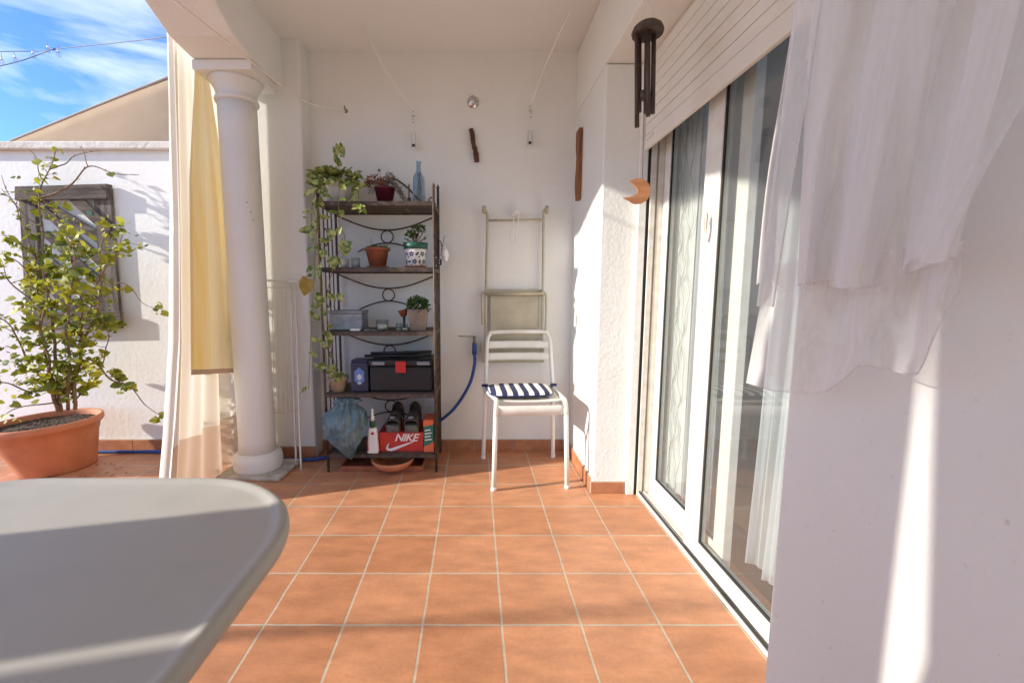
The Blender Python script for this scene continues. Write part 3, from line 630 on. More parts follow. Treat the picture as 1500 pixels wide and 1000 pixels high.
# ================================================================= SMALL THINGS ON THE END WALL
t = thing('wall_hook', 'chrome suction hook on the end wall above the piece of bark', 'hook', at(693, 150, YW))
p = at(693, 150, YW); q = MB(); q.lathe([(.036, 0), (.034, .006), (.02, .012), (.012, .02), (.0001, .022)], (0, 0, 0), 24); bmesh.ops.rotate(q.b, verts=q.b.verts[:], matrix=Matrix.Rotation(R(90), 3, 'X')); bmesh.ops.translate(q.b, verts=q.b.verts[:], vec=p); q.build('disc', 'chrome', t)
MB().tube(smoothpath([p + V((0, -.02, .03)), p + V((0, -.03, .0)), p + V((0, -.045, -.022)), p + V((0, -.055, -.005))], 5), .005, 8).build('prong', 'chrome', t)
a, b = at(690, 189, YW - .02), at(699, 237, YW - .02)
q = MB(); n_ = 22; pts = [a.lerp(b, k / n_) + V((0.002 * math.sin(k * .5), 0, 0)) for k in range(n_ + 1)]; q.tube(pts, [.018 + rnd(-.003, .003) for k in range(n_ + 1)], 9, flat=.7)
tag(q.build('bark_piece', 'bark_piece'), 'short rough brown bark strip fixed upright on the end wall', 'bark')
# live edge board on the pier
a = onX(852, 190, XR - .001); b = onX(852, 291, XR - .001)
q = MB(); n_ = 24; poly = [(XR - .022, 2.30 + .0, lerp(b.z, a.z, k / n_)) for k in range(n_ + 1)] + [(XR - .022, 2.375 + .012 * noise.noise(V((k * .5, 0, 3))) + .012 * math.sin(k * .45), lerp(a.z, b.z, k / n_)) for k in range(n_ + 1)]
yo = a.y - 2.335
q.prism([(x, y + yo, z) for x, y, z in poly], (.02, 0, 0)); tag(q.build('wooden_plank', 'warm_wood', bevel=.002), 'narrow live-edge wooden board hung upright on the sunlit pier', 'board')
def wallchime(px, y0, y1, lab):
    p = at(px, y0, YW - .03); e = at(px, y1, YW - .03); t = thing('hanging_ornament', lab, 'ornament', p, 'little chimes on the wall')
    MB().tube([p, V((p.x, p.y + .03, p.z + .01))], .003, 6).build('nail', 'brass', t)
    MB().tube([p, V((p.x, p.y, e.z + .09))], .0012, 5).build('cord', 'rope', t)
    q = MB(); q.ball(V((p.x, p.y, p.z - .035)), .011, (1, .6, 1.3)); q.ball(V((p.x, p.y, p.z - .065)), .006); q.build('bead', 'chrome', t)
    q = MB(); q.box(p.x - .014, p.x - .010, p.y - .006, p.y + .006, e.z, e.z + .085); q.box(p.x + .010, p.x + .014, p.y - .006, p.y + .006, e.z, e.z + .085); q.build('rod', 'chrome', t)
    MB().ball(V((p.x, p.y, e.z + .015)), .009, sub=2).build('clapper', 'black_plastic', t)
    return p
pA = wallchime(605, 163, 217, 'small metal hanging ornament above the glass bottle on the shelf')
pB = wallchime(777, 155, 213, 'small metal hanging ornament above the folded beige chair')
def rope(pts, r, lab, mname='rope'):
    o = MB().tube(smoothpath(pts, 8), r, 6).build('rope', mname); return tag(o, lab, 'rope')
rope([pA, at(560, 95, 2.62), at(527, 25, 2.50), V((at(520, 8, 2.46).x, 2.46, CEIL))], .0045, 'pale rope slanting from the ornament above the bottle up to the ceiling')
rope([pB, at(800, 95, 2.62), at(822, 45, 2.5), V((at(835, 5, 2.42).x, 2.42, CEIL))], .0045, 'pale rope slanting from the ornament above the folded chair to the ceiling')
pc = at(507, 163, YW)
rope([pc, at(450, 150, 2.6), at(395, 112, 2.35), at(340, 68, 2.12), at(290, 28, 1.92), at(255, 0, 1.80), at(200, -50, 1.6)], .0045, 'long sagging rope from the wall hook past the column capital')
q = MB(); q.tube([pc, pc + V((0, -.025, 0)), pc + V((0, -.03, .02))], .004, 6); q.ball(pc, .012, (1, .3, 1)); tag(q.build('rope_hook', 'brass'), 'small metal hook on the wall holding the long sagging rope', 'hook')

# ================================================================= WIND CHIME AND MOON
cp = V((.57, onX(947, 60, .57).y, 0)); zt = onX(947, 28, .57).z; zc_ = zt
def xz(px, py): return at(px, py, cp.y)
t = thing('wind_chime', 'dark bamboo wind chime with coconut top hanging before the shutter', 'wind chime', (cp.x, cp.y, zt))
c_ = xz(949, 40)
MB().lathe([(.049, -.024), (.051, -.014), (.045, 0), (.033, .010), (.016, .017), (.001, .019)], c_, 20).build('cap', 'coconut', t)
q = MB()
for dx, dy in ((-.024, 0), (.024, .015), (.008, -.024)): q.tube([c_ + V((dx, dy, .01)), c_ + V((0, 0, .12))], .001, 4)
q.tube([c_ + V((0, 0, .12)), V((c_.x, c_.y, CEIL))], .0012, 4); q.build('cord', 'rope', t)
for px, ytop, ybot, dy in ((933, 50, 187, 0), (941, 46, 160, .028), (945, 42, 175, -.025), (952, 45, 162, .025), (958, 42, 167, 0), (948, 48, 150, .0)):
    a = xz(px, ytop); b = xz(px - (0 if px < 950 else 2), ybot); a.y += dy; b.y += dy
    MB().tube([a, b], .0075, 12).build('tube', 'bamboo_dark', t)
a = xz(944, 140); MB().lathe([(.018, -.012), (.02, 0), (.018, .012)], a, 14, capt=True).build('striker', 'bamboo_dark', t)
MB().tube([c_, xz(944, 140), xz(941, 262)], .0012, 4).build('pendulum_cord', 'cable', t)
mc = xz(935, 280); q = MB(); R1 = .043
po = [(-.74 * R1, .83 * R1)] + [(math.cos(R(108 - 238 * k / 24)) * R1, math.sin(R(108 - 238 * k / 24)) * R1) for k in range(25)] + [(-1.17 * R1, -.5 * R1)]
(ax0, az0), (ax1, az1) = po[0], po[-1]; mxq = (2 * -.002 - .5 * (ax0 + ax1), 2 * -.004 - .5 * (az0 + az1))
pi_ = [((1 - k / 26) ** 2 * ax0 + 2 * k / 26 * (1 - k / 26) * mxq[0] + (k / 26) ** 2 * ax1, (1 - k / 26) ** 2 * az0 + 2 * k / 26 * (1 - k / 26) * mxq[1] + (k / 26) ** 2 * az1) for k in range(27)]
def mv(p_, y): return q.b.verts.new(mc + V((p_[0], y, p_[1])))
of, ob = [mv(p_, 0) for p_ in po], [mv(p_, .008) for p_ in po]; nf_, nb = [mv(p_, 0) for p_ in pi_], [mv(p_, .008) for p_ in pi_]
for k in range(26):
    for A_, B_ in ((of, nf_), (nb, ob), (ob, of), (nf_, nb)): q.b.faces.new((A_[k], A_[k + 1], B_[k + 1], B_[k]))
bmesh.ops.remove_doubles(q.b, verts=q.b.verts[:], dist=.00005)
tag(q.build('moon_pendant', 'moon_wood'), 'wooden crescent moon hanging below the wind chime', 'pendant')

# ================================================================= METAL SHELF
XL, XRr, YF, YB = -.850, -.222, 2.44, 2.745
t = thing('shelf_unit', 'tall dark iron shelf rack with slatted shelves against the end wall', 'shelf', (-.54, 2.59, 0))
LV = [.110, .465, .82, 1.175, 1.53]
for x, y, zt in ((XL, YF, 1.56), (XRr, YF, 1.60), (XL, YB, 1.62), (XRr, YB, 1.66)):
    MB().tube([(x, y, 0), (x, y, zt)], .0075, 8).build('post', 'iron', t)
    MB().lathe([(.006, 0), (.010, .008), (.010, .014), (.004, .024), (.001, .032)], (x, y, zt - .004), 10).build('finial', 'iron', t)
for z in LV:
    q = MB(); n_ = 6; wd = (YB - YF - .01) / n_
    for k in range(n_): q.box(XL + .012, XRr - .012, YF + .006 + k * wd, YF + .006 + (k + 1) * wd - .006, z - .016, z)
    sh = q.build('shelf_board', 'shelf_wood', t, bevel=.002)
    q = MB()
    for y in (YF, YB): q.box(XL, XRr, y - .004, y + .004, z - .024, z - .003)
    for x in (XL, XRr): q.box(x - .004, x + .004, YF, YB, z - .0245, z - .0035)
    q.build('shelf_rim', 'iron', t)
def arc(x0, x1, y, z0, sag, n=20): return [(lerp(x0, x1, k / n), y, z0 + sag * math.sin(math.pi * k / n)) for k in range(n + 1)]
q = MB(); yb = YB - .004
for z in LV[1:]:
    q.tube(arc(XL + .01, XRr - .01, yb, z - .03, -.085), .0048, 6)
    q.tube([(-.536 + .037 * math.cos(a), yb, z - .155 + .037 * math.sin(a)) for a in [R(18 * k) for k in range(20)]], .0042, 6, closed=True)
    q.tube(arc(-.72, -.35, yb, z - .245, .052), .0045, 6)
q.build('back_scrollwork', 'iron', t)
q = MB(); q.tube(smoothpath([(XL + .04, yb, 1.54), (-.77, yb, 1.60), (-.67, yb, 1.69), (-.60, yb, 1.70), (-.55, yb, 1.66)], 6), .006, 6)
q.tube(smoothpath([(-.57, yb, 1.66), (-.54, yb, 1.70), (-.48, yb, 1.715), (-.40, yb, 1.66), (-.32, yb, 1.58), (-.235, yb, 1.56)], 6), .006, 6)
q.tube(smoothpath([(XRr - .01, yb - .02, 1.57), (-.25, yb - .02, 1.565), (-.275, yb - .02, 1.585), (-.262, yb - .02, 1.605), (-.25, yb - .02, 1.59)], 5), .004, 6)
q.build('top_scrollwork', 'iron', t)
for x in (XL, XRr):
    q = MB()
    for y in (2.52, 2.59, 2.66): q.tube([(x, y, .1), (x, y, 1.53)], .0042, 6)
    for z in (.29, .64, 1.0, 1.35): q.tube([(x + .0, 2.55 + .03 * math.cos(R(a)), z + .05 * math.sin(R(a))) for a in range(0, 360, 24)], .003, 5, closed=True)
    q.build('side_bars', 'iron', t)
q = MB()
for k in range(8): q.box(XRr + .001 - .009, XRr + .001 - .003, YF + .03 + k * .034, YF + .03 + k * .034 + .022, .10, .84)
q.build('side_slats', 'side_wood', t)

# ---------------------------------------------------------------- plants
def pot(parent, c, r0, r1, h, m, rim=.008, rimh=.02, name='pot', n=32, soilm='soil'):
    MB().lathe([(r0, 0), (r1, h - rimh), (r1 + rim, h - rimh + .001), (r1 + rim, h), (r1 - .004, h), (r1 - .008, h - .018)], c, n).build(name, m, parent)
    MB().lathe([(.001, h - .014), (r1 - .006, h - .016)], c, n, capb=False).build('soil', soilm, parent)
def vinepath(pts): return smoothpath(pts, 6)
def leaves_along(q, path, n, l0, l1, ratio=.75, heart=True, spread=1, droop=.6, t0=.0):
    for k in range(n):
        tt = t0 + (1 - t0) * (k + random.random()) / n; i = min(int(tt * (len(path) - 1)), len(path) - 2); p = path[i].lerp(path[i + 1], random.random())
        a = rnd(0, 6.283); d = V((math.cos(a), math.sin(a) * .7 - .25, rnd(-.9, .5) - droop * .3)).normalized(); s_ = rnd(.006, .02) * spread
        l = rnd(l0, l1); q.leaf(p + d * s_, d, V((rnd(-.5, .5), -1 + rnd(-.2, .6), rnd(.0, 1))), l, l * ratio * rnd(.8, 1.1), rnd(.05, .3), heart)
# pothos on the top shelf
t = thing('potted_plant', 'variegated trailing plant in a white pot at the left end of the top shelf', 'plant', (-.76, 2.56, 1.53))
c_ = at(497, 290, 2.56); c_.z = 1.53
pot(t, c_, .064, .072, .128, 'white_ceramic', .001, .01)
q = MB(); lf = MB()
top = c_ + V((0, 0, .12))
paths = [[top, top + V((-.04, -.05, .06)), at(474, 265, 2.45), at(466, 300, 2.42), at(463, 350, 2.42), at(460, 410, 2.42), at(456, 480, 2.42), at(452, 570, 2.43)],
         [top, top + V((-.05, -.03, .07)), at(470, 270, 2.46), at(466, 330, 2.41), at(468, 400, 2.40), at(474, 470, 2.41), at(480, 540, 2.42), at(492, 545, 2.43)],
         [top, at(497, 262, 2.44), at(496, 300, 2.41), at(497, 330, 2.41), at(505, 350, 2.41), at(490, 385, 2.41), at(478, 440, 2.41), at(482, 480, 2.41)],
         [top, at(515, 262, 2.46), at(524, 275, 2.44), at(526, 300, 2.42), at(530, 306, 2.42)],
         [top, at(480, 262, 2.46), at(460, 285, 2.43), at(455, 340, 2.42)]]
for pp in paths: q.tube(vinepath(pp), .0022, 5)
leaves_along(lf, vinepath(paths[0]), 34, .03, .055); leaves_along(lf, vinepath(paths[1]), 32, .032, .06); leaves_along(lf, vinepath(paths[2]), 12, .035, .06)
leaves_along(lf, vinepath(paths[3]), 22, .03, .05); leaves_along(lf, vinepath(paths[4]), 24, .035, .06)
for k in range(170):
    a = rnd(0, 6.28); rr = rnd(.01, .125); p = top + V((math.cos(a) * rr - .015, math.sin(a) * rr * .8, rnd(.0, .085) - rr * .25)); lf.leaf(p, V((math.cos(a), math.sin(a) - .3, rnd(-.5, .7))), V((rnd(-.4, .4), -.8, rnd(.2, 1))), rnd(.03, .06), rnd(.022, .045), .2, True)
    if k % 4 == 0: q.tube([top, p], .0015, 4)
for k in range(6): lf.leaf(at(rnd(492, 502), rnd(222, 245), 2.55), V((rnd(-.5, .5), -.3, 1)), V((rnd(-.5, .5), -1, .2)), .055, .03, .2, True)
for px, py, s_ in ((505, 365, .085), (483, 388, .07), (484, 348, .06), (494, 442, .05), (472, 378, .05), (452, 350, .04), (464, 405, .055), (497, 320, .04)):
    lf.leaf(at(px + 3, py - 12, 2.40), V((rnd(-.3, .3), -.1, -1)), V((rnd(-.3, .3), -1, .3)), s_, s_ * .85, .1, True)
q.build('vine', 'vine', t); lf.build('foliage', 'pothos_leaf', t)
MB().leaf(at(452, 408, 2.41), V((-.35, 0, -1)), V((.1, -1, .2)), .10, .085, .08, True).build('yellow_leaf', 'yellow_leaf', t)
# burgundy pot
t = thing('potted_plant', 'dried rust and grey flowers in a burgundy pot on the top shelf', 'plant', (-.58, 2.6, 1.53))
c_ = at(564, 288, 2.58); c_.z = 1.53
pot(t, c_, .040, .057, .10, 'burgundy', .003, .012)
a_ = MB(); b_ = MB(); st = MB(); top = c_ + V((0, 0, .09))
for k in range(150):
    p = top + V((rnd(-.10, .01), rnd(-.05, .05), 0)); p.z += .07 * (1 - ((p.x - top.x + .045) / .07) ** 2) * rnd(.2, 1.1); a_.leaf(p, V((rnd(-1, 1), rnd(-1, .3), rnd(-.3, 1))), V((rnd(-1, 1), -1, rnd(0, 1))), rnd(.012, .026), .009, .3)
for k in range(300):
    u = random.random(); p = top + V((lerp(.0, .13, u), rnd(-.045, .04), .07 * math.sin(2.4 * (1 - u)) * rnd(.3, 1.2) - u * u * .14 + .02)); b_.leaf(p, V((rnd(-1, 1), rnd(-1, .5), rnd(-1, 1))), V((rnd(-1, 1), -1, rnd(0, 1))), rnd(.010, .022), .006, .3)
for k in range(26):
    u = rnd(-1, 1.3); st.tube(smoothpath([top, top + V((u * .04, rnd(-.03, .03), .05)), top + V((u * .10, rnd(-.05, .02), .03 - abs(u) * .07))], 4), .0014, 4)
st.tube([top, top + V((-.03, 0, .10))], .001, 4); st.ball(top + V((-.03, 0, .105)), .009, sub=1)
a_.build('rust_foliage', 'dry_leaf', t); b_.build('grey_flowers', 'dry_flower', t); st.build('stem', 'dry_flower', t)
# bottle
t = thing('glass_bottle', 'pale blue square glass bottle at the right end of the top shelf', 'bottle', (-.33, 2.55, 1.53))
c_ = at(614, 288, 2.54); c_.z = 1.5305
q = MB(); q.lathe([(.038, 0), (.041, .006), (.041, .13), (.036, .15), (.018, .175), (.0155, .19), (.0155, .222), (.018, .224), (.018, .232), (.013, .232)], c_, 4, rz=R(40)); 
q.build('bottle_glass', 'blue_glass', t, bevel=.004); 
q = MB()
for k in range(5): q.tube(smoothpath([c_ + V((rnd(-.01, .01), 0, .01)), c_ + V((rnd(-.015, .015), rnd(-.01, .01), .08)), c_ + V((rnd(-.008, .008), 0, .17))], 4), .0016, 4)
q.build('dried_stem', 'dry_leaf', t)
MB().lathe([(.010, 0), (.012, .03), (.004, .035), (.004, .1), (.001, .11)], c_ + V((-.055, -.01, 0)), 10).build('incense_stick', 'iron'); tag(bpy.data.objects['incense_stick'], 'thin dark stick standing beside the blue glass bottle', 'stick')
# shelf 2
t = thing('potted_plant', 'tiny succulent in a plain terracotta pot on the second shelf', 'plant', (-.6, 2.55, 1.175))
c_ = at(553, 380, 2.55); c_.z = 1.1845
pot(t, c_, .046, .064, .105, 'terracotta_dark', .009, .016)
s_ = MB()
for k in range(70):
    a = rnd(0, 6.28); rr = rnd(0, .045); p = c_ + V((math.cos(a) * rr, math.sin(a) * rr, .095)); s_.leaf(p, V((math.cos(a) * .8, math.sin(a) * .8, rnd(.4, 1.2))), V((rnd(-1, 1), -1, .3)), rnd(.018, .04), .011, .3)
s_.tube([c_ + V((-.03, 0, .09)), c_ + V((-.035, 0, .15)), c_ + V((-.03, 0, .16))], .0015, 4)
s_.build('foliage', 'dark_leaf', t)
def saucer(px, y, z, r, m, lab, h=.010):
    c_ = at(px, 380, y); c_.z = z + .0005
    o = MB().lathe([(r * .8, 0), (r, h), (r * .97, h), (r * .78, .004), (.001, .004)], c_, 28).build('saucer', m); return tag(o, lab, 'saucer')
saucer(553, 2.55, 1.175, .068, 'terracotta_dark', 'terracotta saucer under the plain terracotta pot')
c_ = at(521, 384, 2.53); c_.z = 1.1755
t = thing('candle_glass', 'short frosted candle glass left of the terracotta pot', 'candle', c_)
MB().lathe([(.024, 0), (.025, .058), (.022, .058), (.021, .004), (.001, .004)], c_, 20).build('glass_cup', 'clear_glass', t); MB().lathe([(.0205, .0045), (.0205, .045), (.001, .046)], c_, 16).build('candle', 'wax', t)
c_ = at(505, 384, 2.60); c_.z = 1.1755
t = thing('candle_glass', 'white candle cup half hidden by leaves at the left end of the second shelf', 'candle', c_)
MB().lathe([(.022, 0), (.026, .055), (.023, .055), (.02, .004), (.001, .004)], c_, 20).build('cup', 'white_ceramic', t)
# decorated pot
saucer(609, 2.53, 1.175, .066, 'terracotta_dark', 'terracotta saucer under the flower-patterned pot')
t = thing('potted_plant', 'small jade plant in a white pot with blue flowers and green rim', 'plant', (-.34, 2.53, 1.175))
c_ = at(609, 378, 2.53); c_.z = 1.1805
MB().lathe([(.048, 0.005), (.052, .01), (.061, .095), (.062, .10)], c_, 36).build('pot', 'white_ceramic', t)
MB().lathe([(.066, .098), (.071, .134), (.066, .134), (.062, .12)], c_, 36).build('rim', 'green_rim', t); MB().lathe([(.001, .122), (.063, .120)], c_, 24, capb=False).build('soil', 'soil', t)
def conep(a, h, o=.0012): r = lerp(.051, .061, h / .1) + o; return c_ + V((math.sin(a) * r, -math.cos(a) * r, h))
fb = MB(); fg = MB()
def blob(q, a, h, ra, rh, rot=0, n=10):
    vs = []
    for k in range(n):
        tt = 6.283 * k / n; x, y = ra * math.cos(tt), rh * math.sin(tt); x, y = x * math.cos(rot) - y * math.sin(rot), x * math.sin(rot) + y * math.cos(rot); vs.append(conep(a + x / .056, h + y))
    q.prism(vs[::-1], (vs[0] - c_).normalized() * .0004) if False else q.b.faces.new([q.b.verts.new(v_) for v_ in vs])
for i in range(-5, 7):
    for j, h in enumerate((.028, .07)):
        a = i * .55 + j * .27
        if (i + j) % 2 == 0:
            for k in range(5): tt = 6.283 * k / 5 + i; blob(fb, a + .009 / .056 * math.cos(tt), h + .009 * math.sin(tt), .0065, .0045, tt)
        else: blob(fg, a, h, .013, .006, .8 + i * .7); blob(fg, a + .2, h - .016, .006, .004, .3)
fb.build('blue_flower_pattern', 'pattern_blue', t); fg.build('green_leaf_pattern', 'pattern_green', t)
jl = MB(); st = MB(); top = c_ + V((0, 0, .12))
for ex, ey, ez, g_ in ((-.035, 0, .06, 1), (.0, -.01, .085, 1), (.03, .01, .095, 1), (.045, -.01, .07, 0), (-.05, .0, .03, 0), (.06, 0, .04, 0), (-.01, .02, .05, 1)):
    e = top + V((ex, ey, ez)); st.tube(smoothpath([top, top.lerp(e, .5) + V((rnd(-.01, .01), 0, .008)), e], 4), .0028, 5)
    if g_:
        for k in range(26): d = V((rnd(-1, 1), rnd(-1, 1), rnd(-.4, 1))); jl.leaf(e + d * .012, d, V((rnd(-1, 1), -1, .5)), .02, .015, .1)
    else:
        for k in range(5): d = V((rnd(-1, 1), rnd(-1, 1), rnd(-.4, 1))); jl.leaf(e + d * .004, d, V((rnd(-1, 1), -1, .5)), .014, .008, .1)
jl.build('foliage', 'dark_leaf', t); st.build('stem', 'dry_leaf', t)
# bag hanging on side of shelf
t = thing('hanging_bag', 'small crumpled white bag hanging from the right side of the shelf', 'bag', at(650, 370, 2.62))
b0 = at(651, 372, 2.62); q = MB(); q.ball(b0, .045, (.55, .6, 1.05), 3)
for v in q.b.verts: v.co += V((noise.noise(v.co * 30), noise.noise(v.co * 30 + V((5, 0, 0))), 0)) * .012 + V(((b0.z - v.co.z) * .15, 0, 0))
q.build('pouch', 'white_plastic', t)
MB().tube(smoothpath([b0 + V((-.015, 0, .04)), b0 + V((-.02, -.02, .07)), V((XRr, 2.60, b0.z + .08))], 5), .003, 6).build('tie', 'black_plastic', t)
q = MB(); 
for k in range(4): q.ball(at(643 + rnd(-3, 3), 378 + k * 4, 2.43), .011, (.8, .8, 1))
q.tube(smoothpath([at(645, 375, 2.43), at(648, 362, 2.45), at(651, 345, 2.5)], 4), .0018, 5)
tag(q.build('cord_knot', 'black_plastic'), 'black knotted cord tied on the right shelf post', 'cord')
# shelf 3
t = thing('metal_tin', 'oblong galvanised tin at the left of the third shelf', 'tin', (-.7, 2.56, .82))
a = at(482, 478, 2.50); b = at(531, 478, 2.50)
q = MB(); q.prism([(a.x, 2.50, .8205), (b.x, 2.50, .8205), (b.x, 2.64, .8205), (a.x, 2.64, .8205)], (0, 0, .098)); q.build('box', 'galvanised', t, bevel=.006)
q = MB(); q.box(a.x - .003, b.x + .003, 2.497, 2.643, .9185, .932); q.build('lid', 'galvanised', t, bevel=.004)
def jar(px, y, z, r, h, lab, fill=None, cat='jar', nm='glass_jar'):
    c_ = at(px, 470, y); c_.z = z + .0005; t = thing(nm, lab, cat, c_); MB().lathe([(r * .95, 0), (r, .004), (r, h), (r * .92, h), (r * .9, .005), (.001, .005)], c_, 20).build('glass_wall', 'clear_glass', t)
    if fill: MB().lathe([(r * .86, .006), (r * .86, h * fill), (.001, h * fill)], c_, 16).build('candle', 'wax', t)
jar(560, 2.50, .82, .035, .062, 'wide clear candle glass in the middle of the third shelf', .6)
jar(584, 2.50, .82, .017, .042, 'small square-shouldered glass cup left of the taupe pot', .3)
jar(593, 2.475, .82, .018, .038, 'smallest glass cup in front of the taupe pot', .4)
c_ = at(552, 478, 2.475); c_.z = .8205
tag(MB().lathe([(.05, 0), (.06, .016), (.057, .016), (.048, .004), (.001, .004)], c_, 24).build('glass_dish', 'clear_glass'), 'shallow glass dish before the candle glass on the third shelf', 'dish')
c_ = at(521, 478, 2.47); q = MB(); q.box(c_.x - .03, c_.x + .028, 2.452, 2.485, .8205, .834); tag(q.build('soap_box', 'white_plastic', bevel=.006), 'flat white box lying in front of the galvanised tin', 'box')
c_ = at(537, 478, 2.46); q = MB(); q.box(c_.x - .012, c_.x + .02, 2.45, 2.47, .8205, .831); tag(q.build('small_case', 'grey_plastic', bevel=.004), 'tiny grey case lying beside the flat white box', 'case')
t = thing('potted_plant', 'bushy small-leaved plant in a square taupe pot on the third shelf', 'plant', (-.33, 2.52, .82))
c_ = at(613, 478, 2.52); c_.z = .8205
MB().lathe([(.060, 0), (.077, .122), (.073, .122), (.070, .11)], c_, 4, rz=R(45)).build('pot', 'taupe_pot', t, bevel=.006)
MB().lathe([(.001, .108), (.070, .106)], c_, 4, rz=R(45), capb=False).build('soil', 'soil', t)
jl = MB()
for k in range(420):
    d = V((rnd(-1, 1), rnd(-1, 1), rnd(-.2, 1))).normalized() * rnd(.5, 1); p = c_ + V((0, 0, .125)) + V((d.x * .065, d.y * .06, d.z * .07)); jl.leaf(p, d + V((rnd(-.5, .5), rnd(-.5, .5), .3)), V((rnd(-1, 1), -1, 1)), .017, .012, .1)
jl.build('foliage', 'dark_leaf', t)
c_ = at(592, 462, 2.56); c_.z = .8795 ; c_.z = at(592, 462, 2.56).z
t = thing('clay_cup', 'little clay cup tilted on its stand beside the taupe pot', 'cup', c_)
q = MB(); q.lathe([(.018, 0), (.028, .035), (.032, .04), (.027, .04), (.016, .006), (.001, .006)], (0, 0, 0), 20); bmesh.ops.rotate(q.b, verts=q.b.verts[:], matrix=Matrix.Rotation(R(-12), 3, 'Y')); bmesh.ops.translate(q.b, verts=q.b.verts[:], vec=c_ + V((0, 0, -.005)))
q.build('cup', 'terracotta_dark', t); MB().lathe([(.022, 0), (.008, .01), (.008, c_.z - .8205)], (c_.x, c_.y, .8205), 12, capt=True).build('stand', 'iron', t)
# shelf 4
t = thing('potted_plant', 'leafy cutting in a small clay pot at the left of the fourth shelf', 'plant', (-.8, 2.5, .465))
c_ = at(496, 568, 2.50); c_.z = .4655
pot(t, c_, .038, .053, .088, 'clay_pot', .004, .02)
q = MB(); lf = MB(); top = c_ + V((0, 0, .08)); pp = [top, top + V((0, -.03, .06)), top + V((-.02, -.04, .16)), at(482, 480, 2.41)]; q.tube(vinepath(pp), .002, 5); leaves_along(lf, vinepath(pp), 12, .03, .05)
pp = [top, top + V((.02, -.03, .03)), top + V((.04, -.05, -.01))]; q.tube(vinepath(pp), .002, 5); leaves_along(lf, vinepath(pp), 6, .03, .045)
q.build('vine', 'vine', t); lf.build('foliage', 'pothos_leaf', t)
t = thing('canister', 'dark navy canister with a pale blue emblem beside the black toolbox', 'canister', (-.7, 2.5, .465))
a, b = at(514, 570, 2.465), at(540, 570, 2.465)
MB().box(a.x, b.x, 2.465, 2.57, .4655, .640).build('body', 'navy', t, bevel=.010)
MB().box(a.x + .004, b.x - .004, 2.469, 2.566, .640, .652).build('lid', 'navy', t, bevel=.004)
q = MB(); mxp = (a.x + b.x) / 2
def flatp(q, pts, y): q.b.faces.new([q.b.verts.new((x, y, z)) for x, z in pts])
flatp(q, [(mxp + .034 * math.cos(k * .52) * (1 if k % 2 else .8), .56 + .052 * math.sin(k * .52) * (1 if k % 2 else .85)) for k in range(12)], 2.4643); q.build('emblem', 'print_blue', t)
q = MB(); flatp(q, [(mxp + .018 * math.cos(k * .52) * (1 if k % 2 else .6), .555 + .022 * math.sin(k * .52) * (1 if k % 2 else .6)) for k in range(12)], 2.4638); flatp(q, [(mxp - .012, .515), (mxp + .012, .515), (mxp + .008, .526), (mxp - .008, .526)], 2.4638); q.build('emblem_centre', 'print_pale', t)
t = thing('toolbox', 'black plastic toolbox with a red latch on the fourth shelf', 'toolbox', (-.4, 2.55, .465))
a, b = at(542, 570, 2.47), at(633, 570, 2.47)
MB().box(a.x, b.x, 2.47, 2.70, .4655, .615).build('body', 'black_plastic', t, bevel=.012)
MB().box(a.x - .006, b.x + .004, 2.464, 2.706, .617, .655).build('lid', 'black_plastic', t, bevel=.010)
for px in (554, 620): c_ = at(px, 530, 2.462); MB().box(c_.x - .045 * .8, c_.x + .045 * .8, 2.456, 2.464, .625, .645).build('latch', 'grey_plastic', t, bevel=.003)
c_ = at(587, 540, 2.46); MB().box(c_.x - .030, c_.x + .030, 2.450, 2.463, .582, .648).build('centre_latch', 'red_plastic', t, bevel=.004)
q = MB(); q.tube(smoothpath([(a.x + .1, 2.58, .655), (a.x + .11, 2.58, .675), (b.x - .11, 2.58, .675), (b.x - .1, 2.58, .655)], 4), .008, 8); q.build('handle', 'black_plastic', t)
for k, (x0, x1, z, y) in enumerate(((a.x - .03, b.x - .005, .672, 2.50), (a.x - .04, b.x - .01, .668, 2.53), (a.x + .0, b.x - .005, .690, 2.515))):
    tag(MB().tube([(x0, y, z - .005 * (k == 2)), (x1, y, z + .004)], .0085, 8).build('black_rod', 'black_plastic'), ('front black rod lying on the toolbox lid', 'rear black rod lying on the toolbox lid', 'uppermost black rod on top of the toolbox')[k], 'rod')
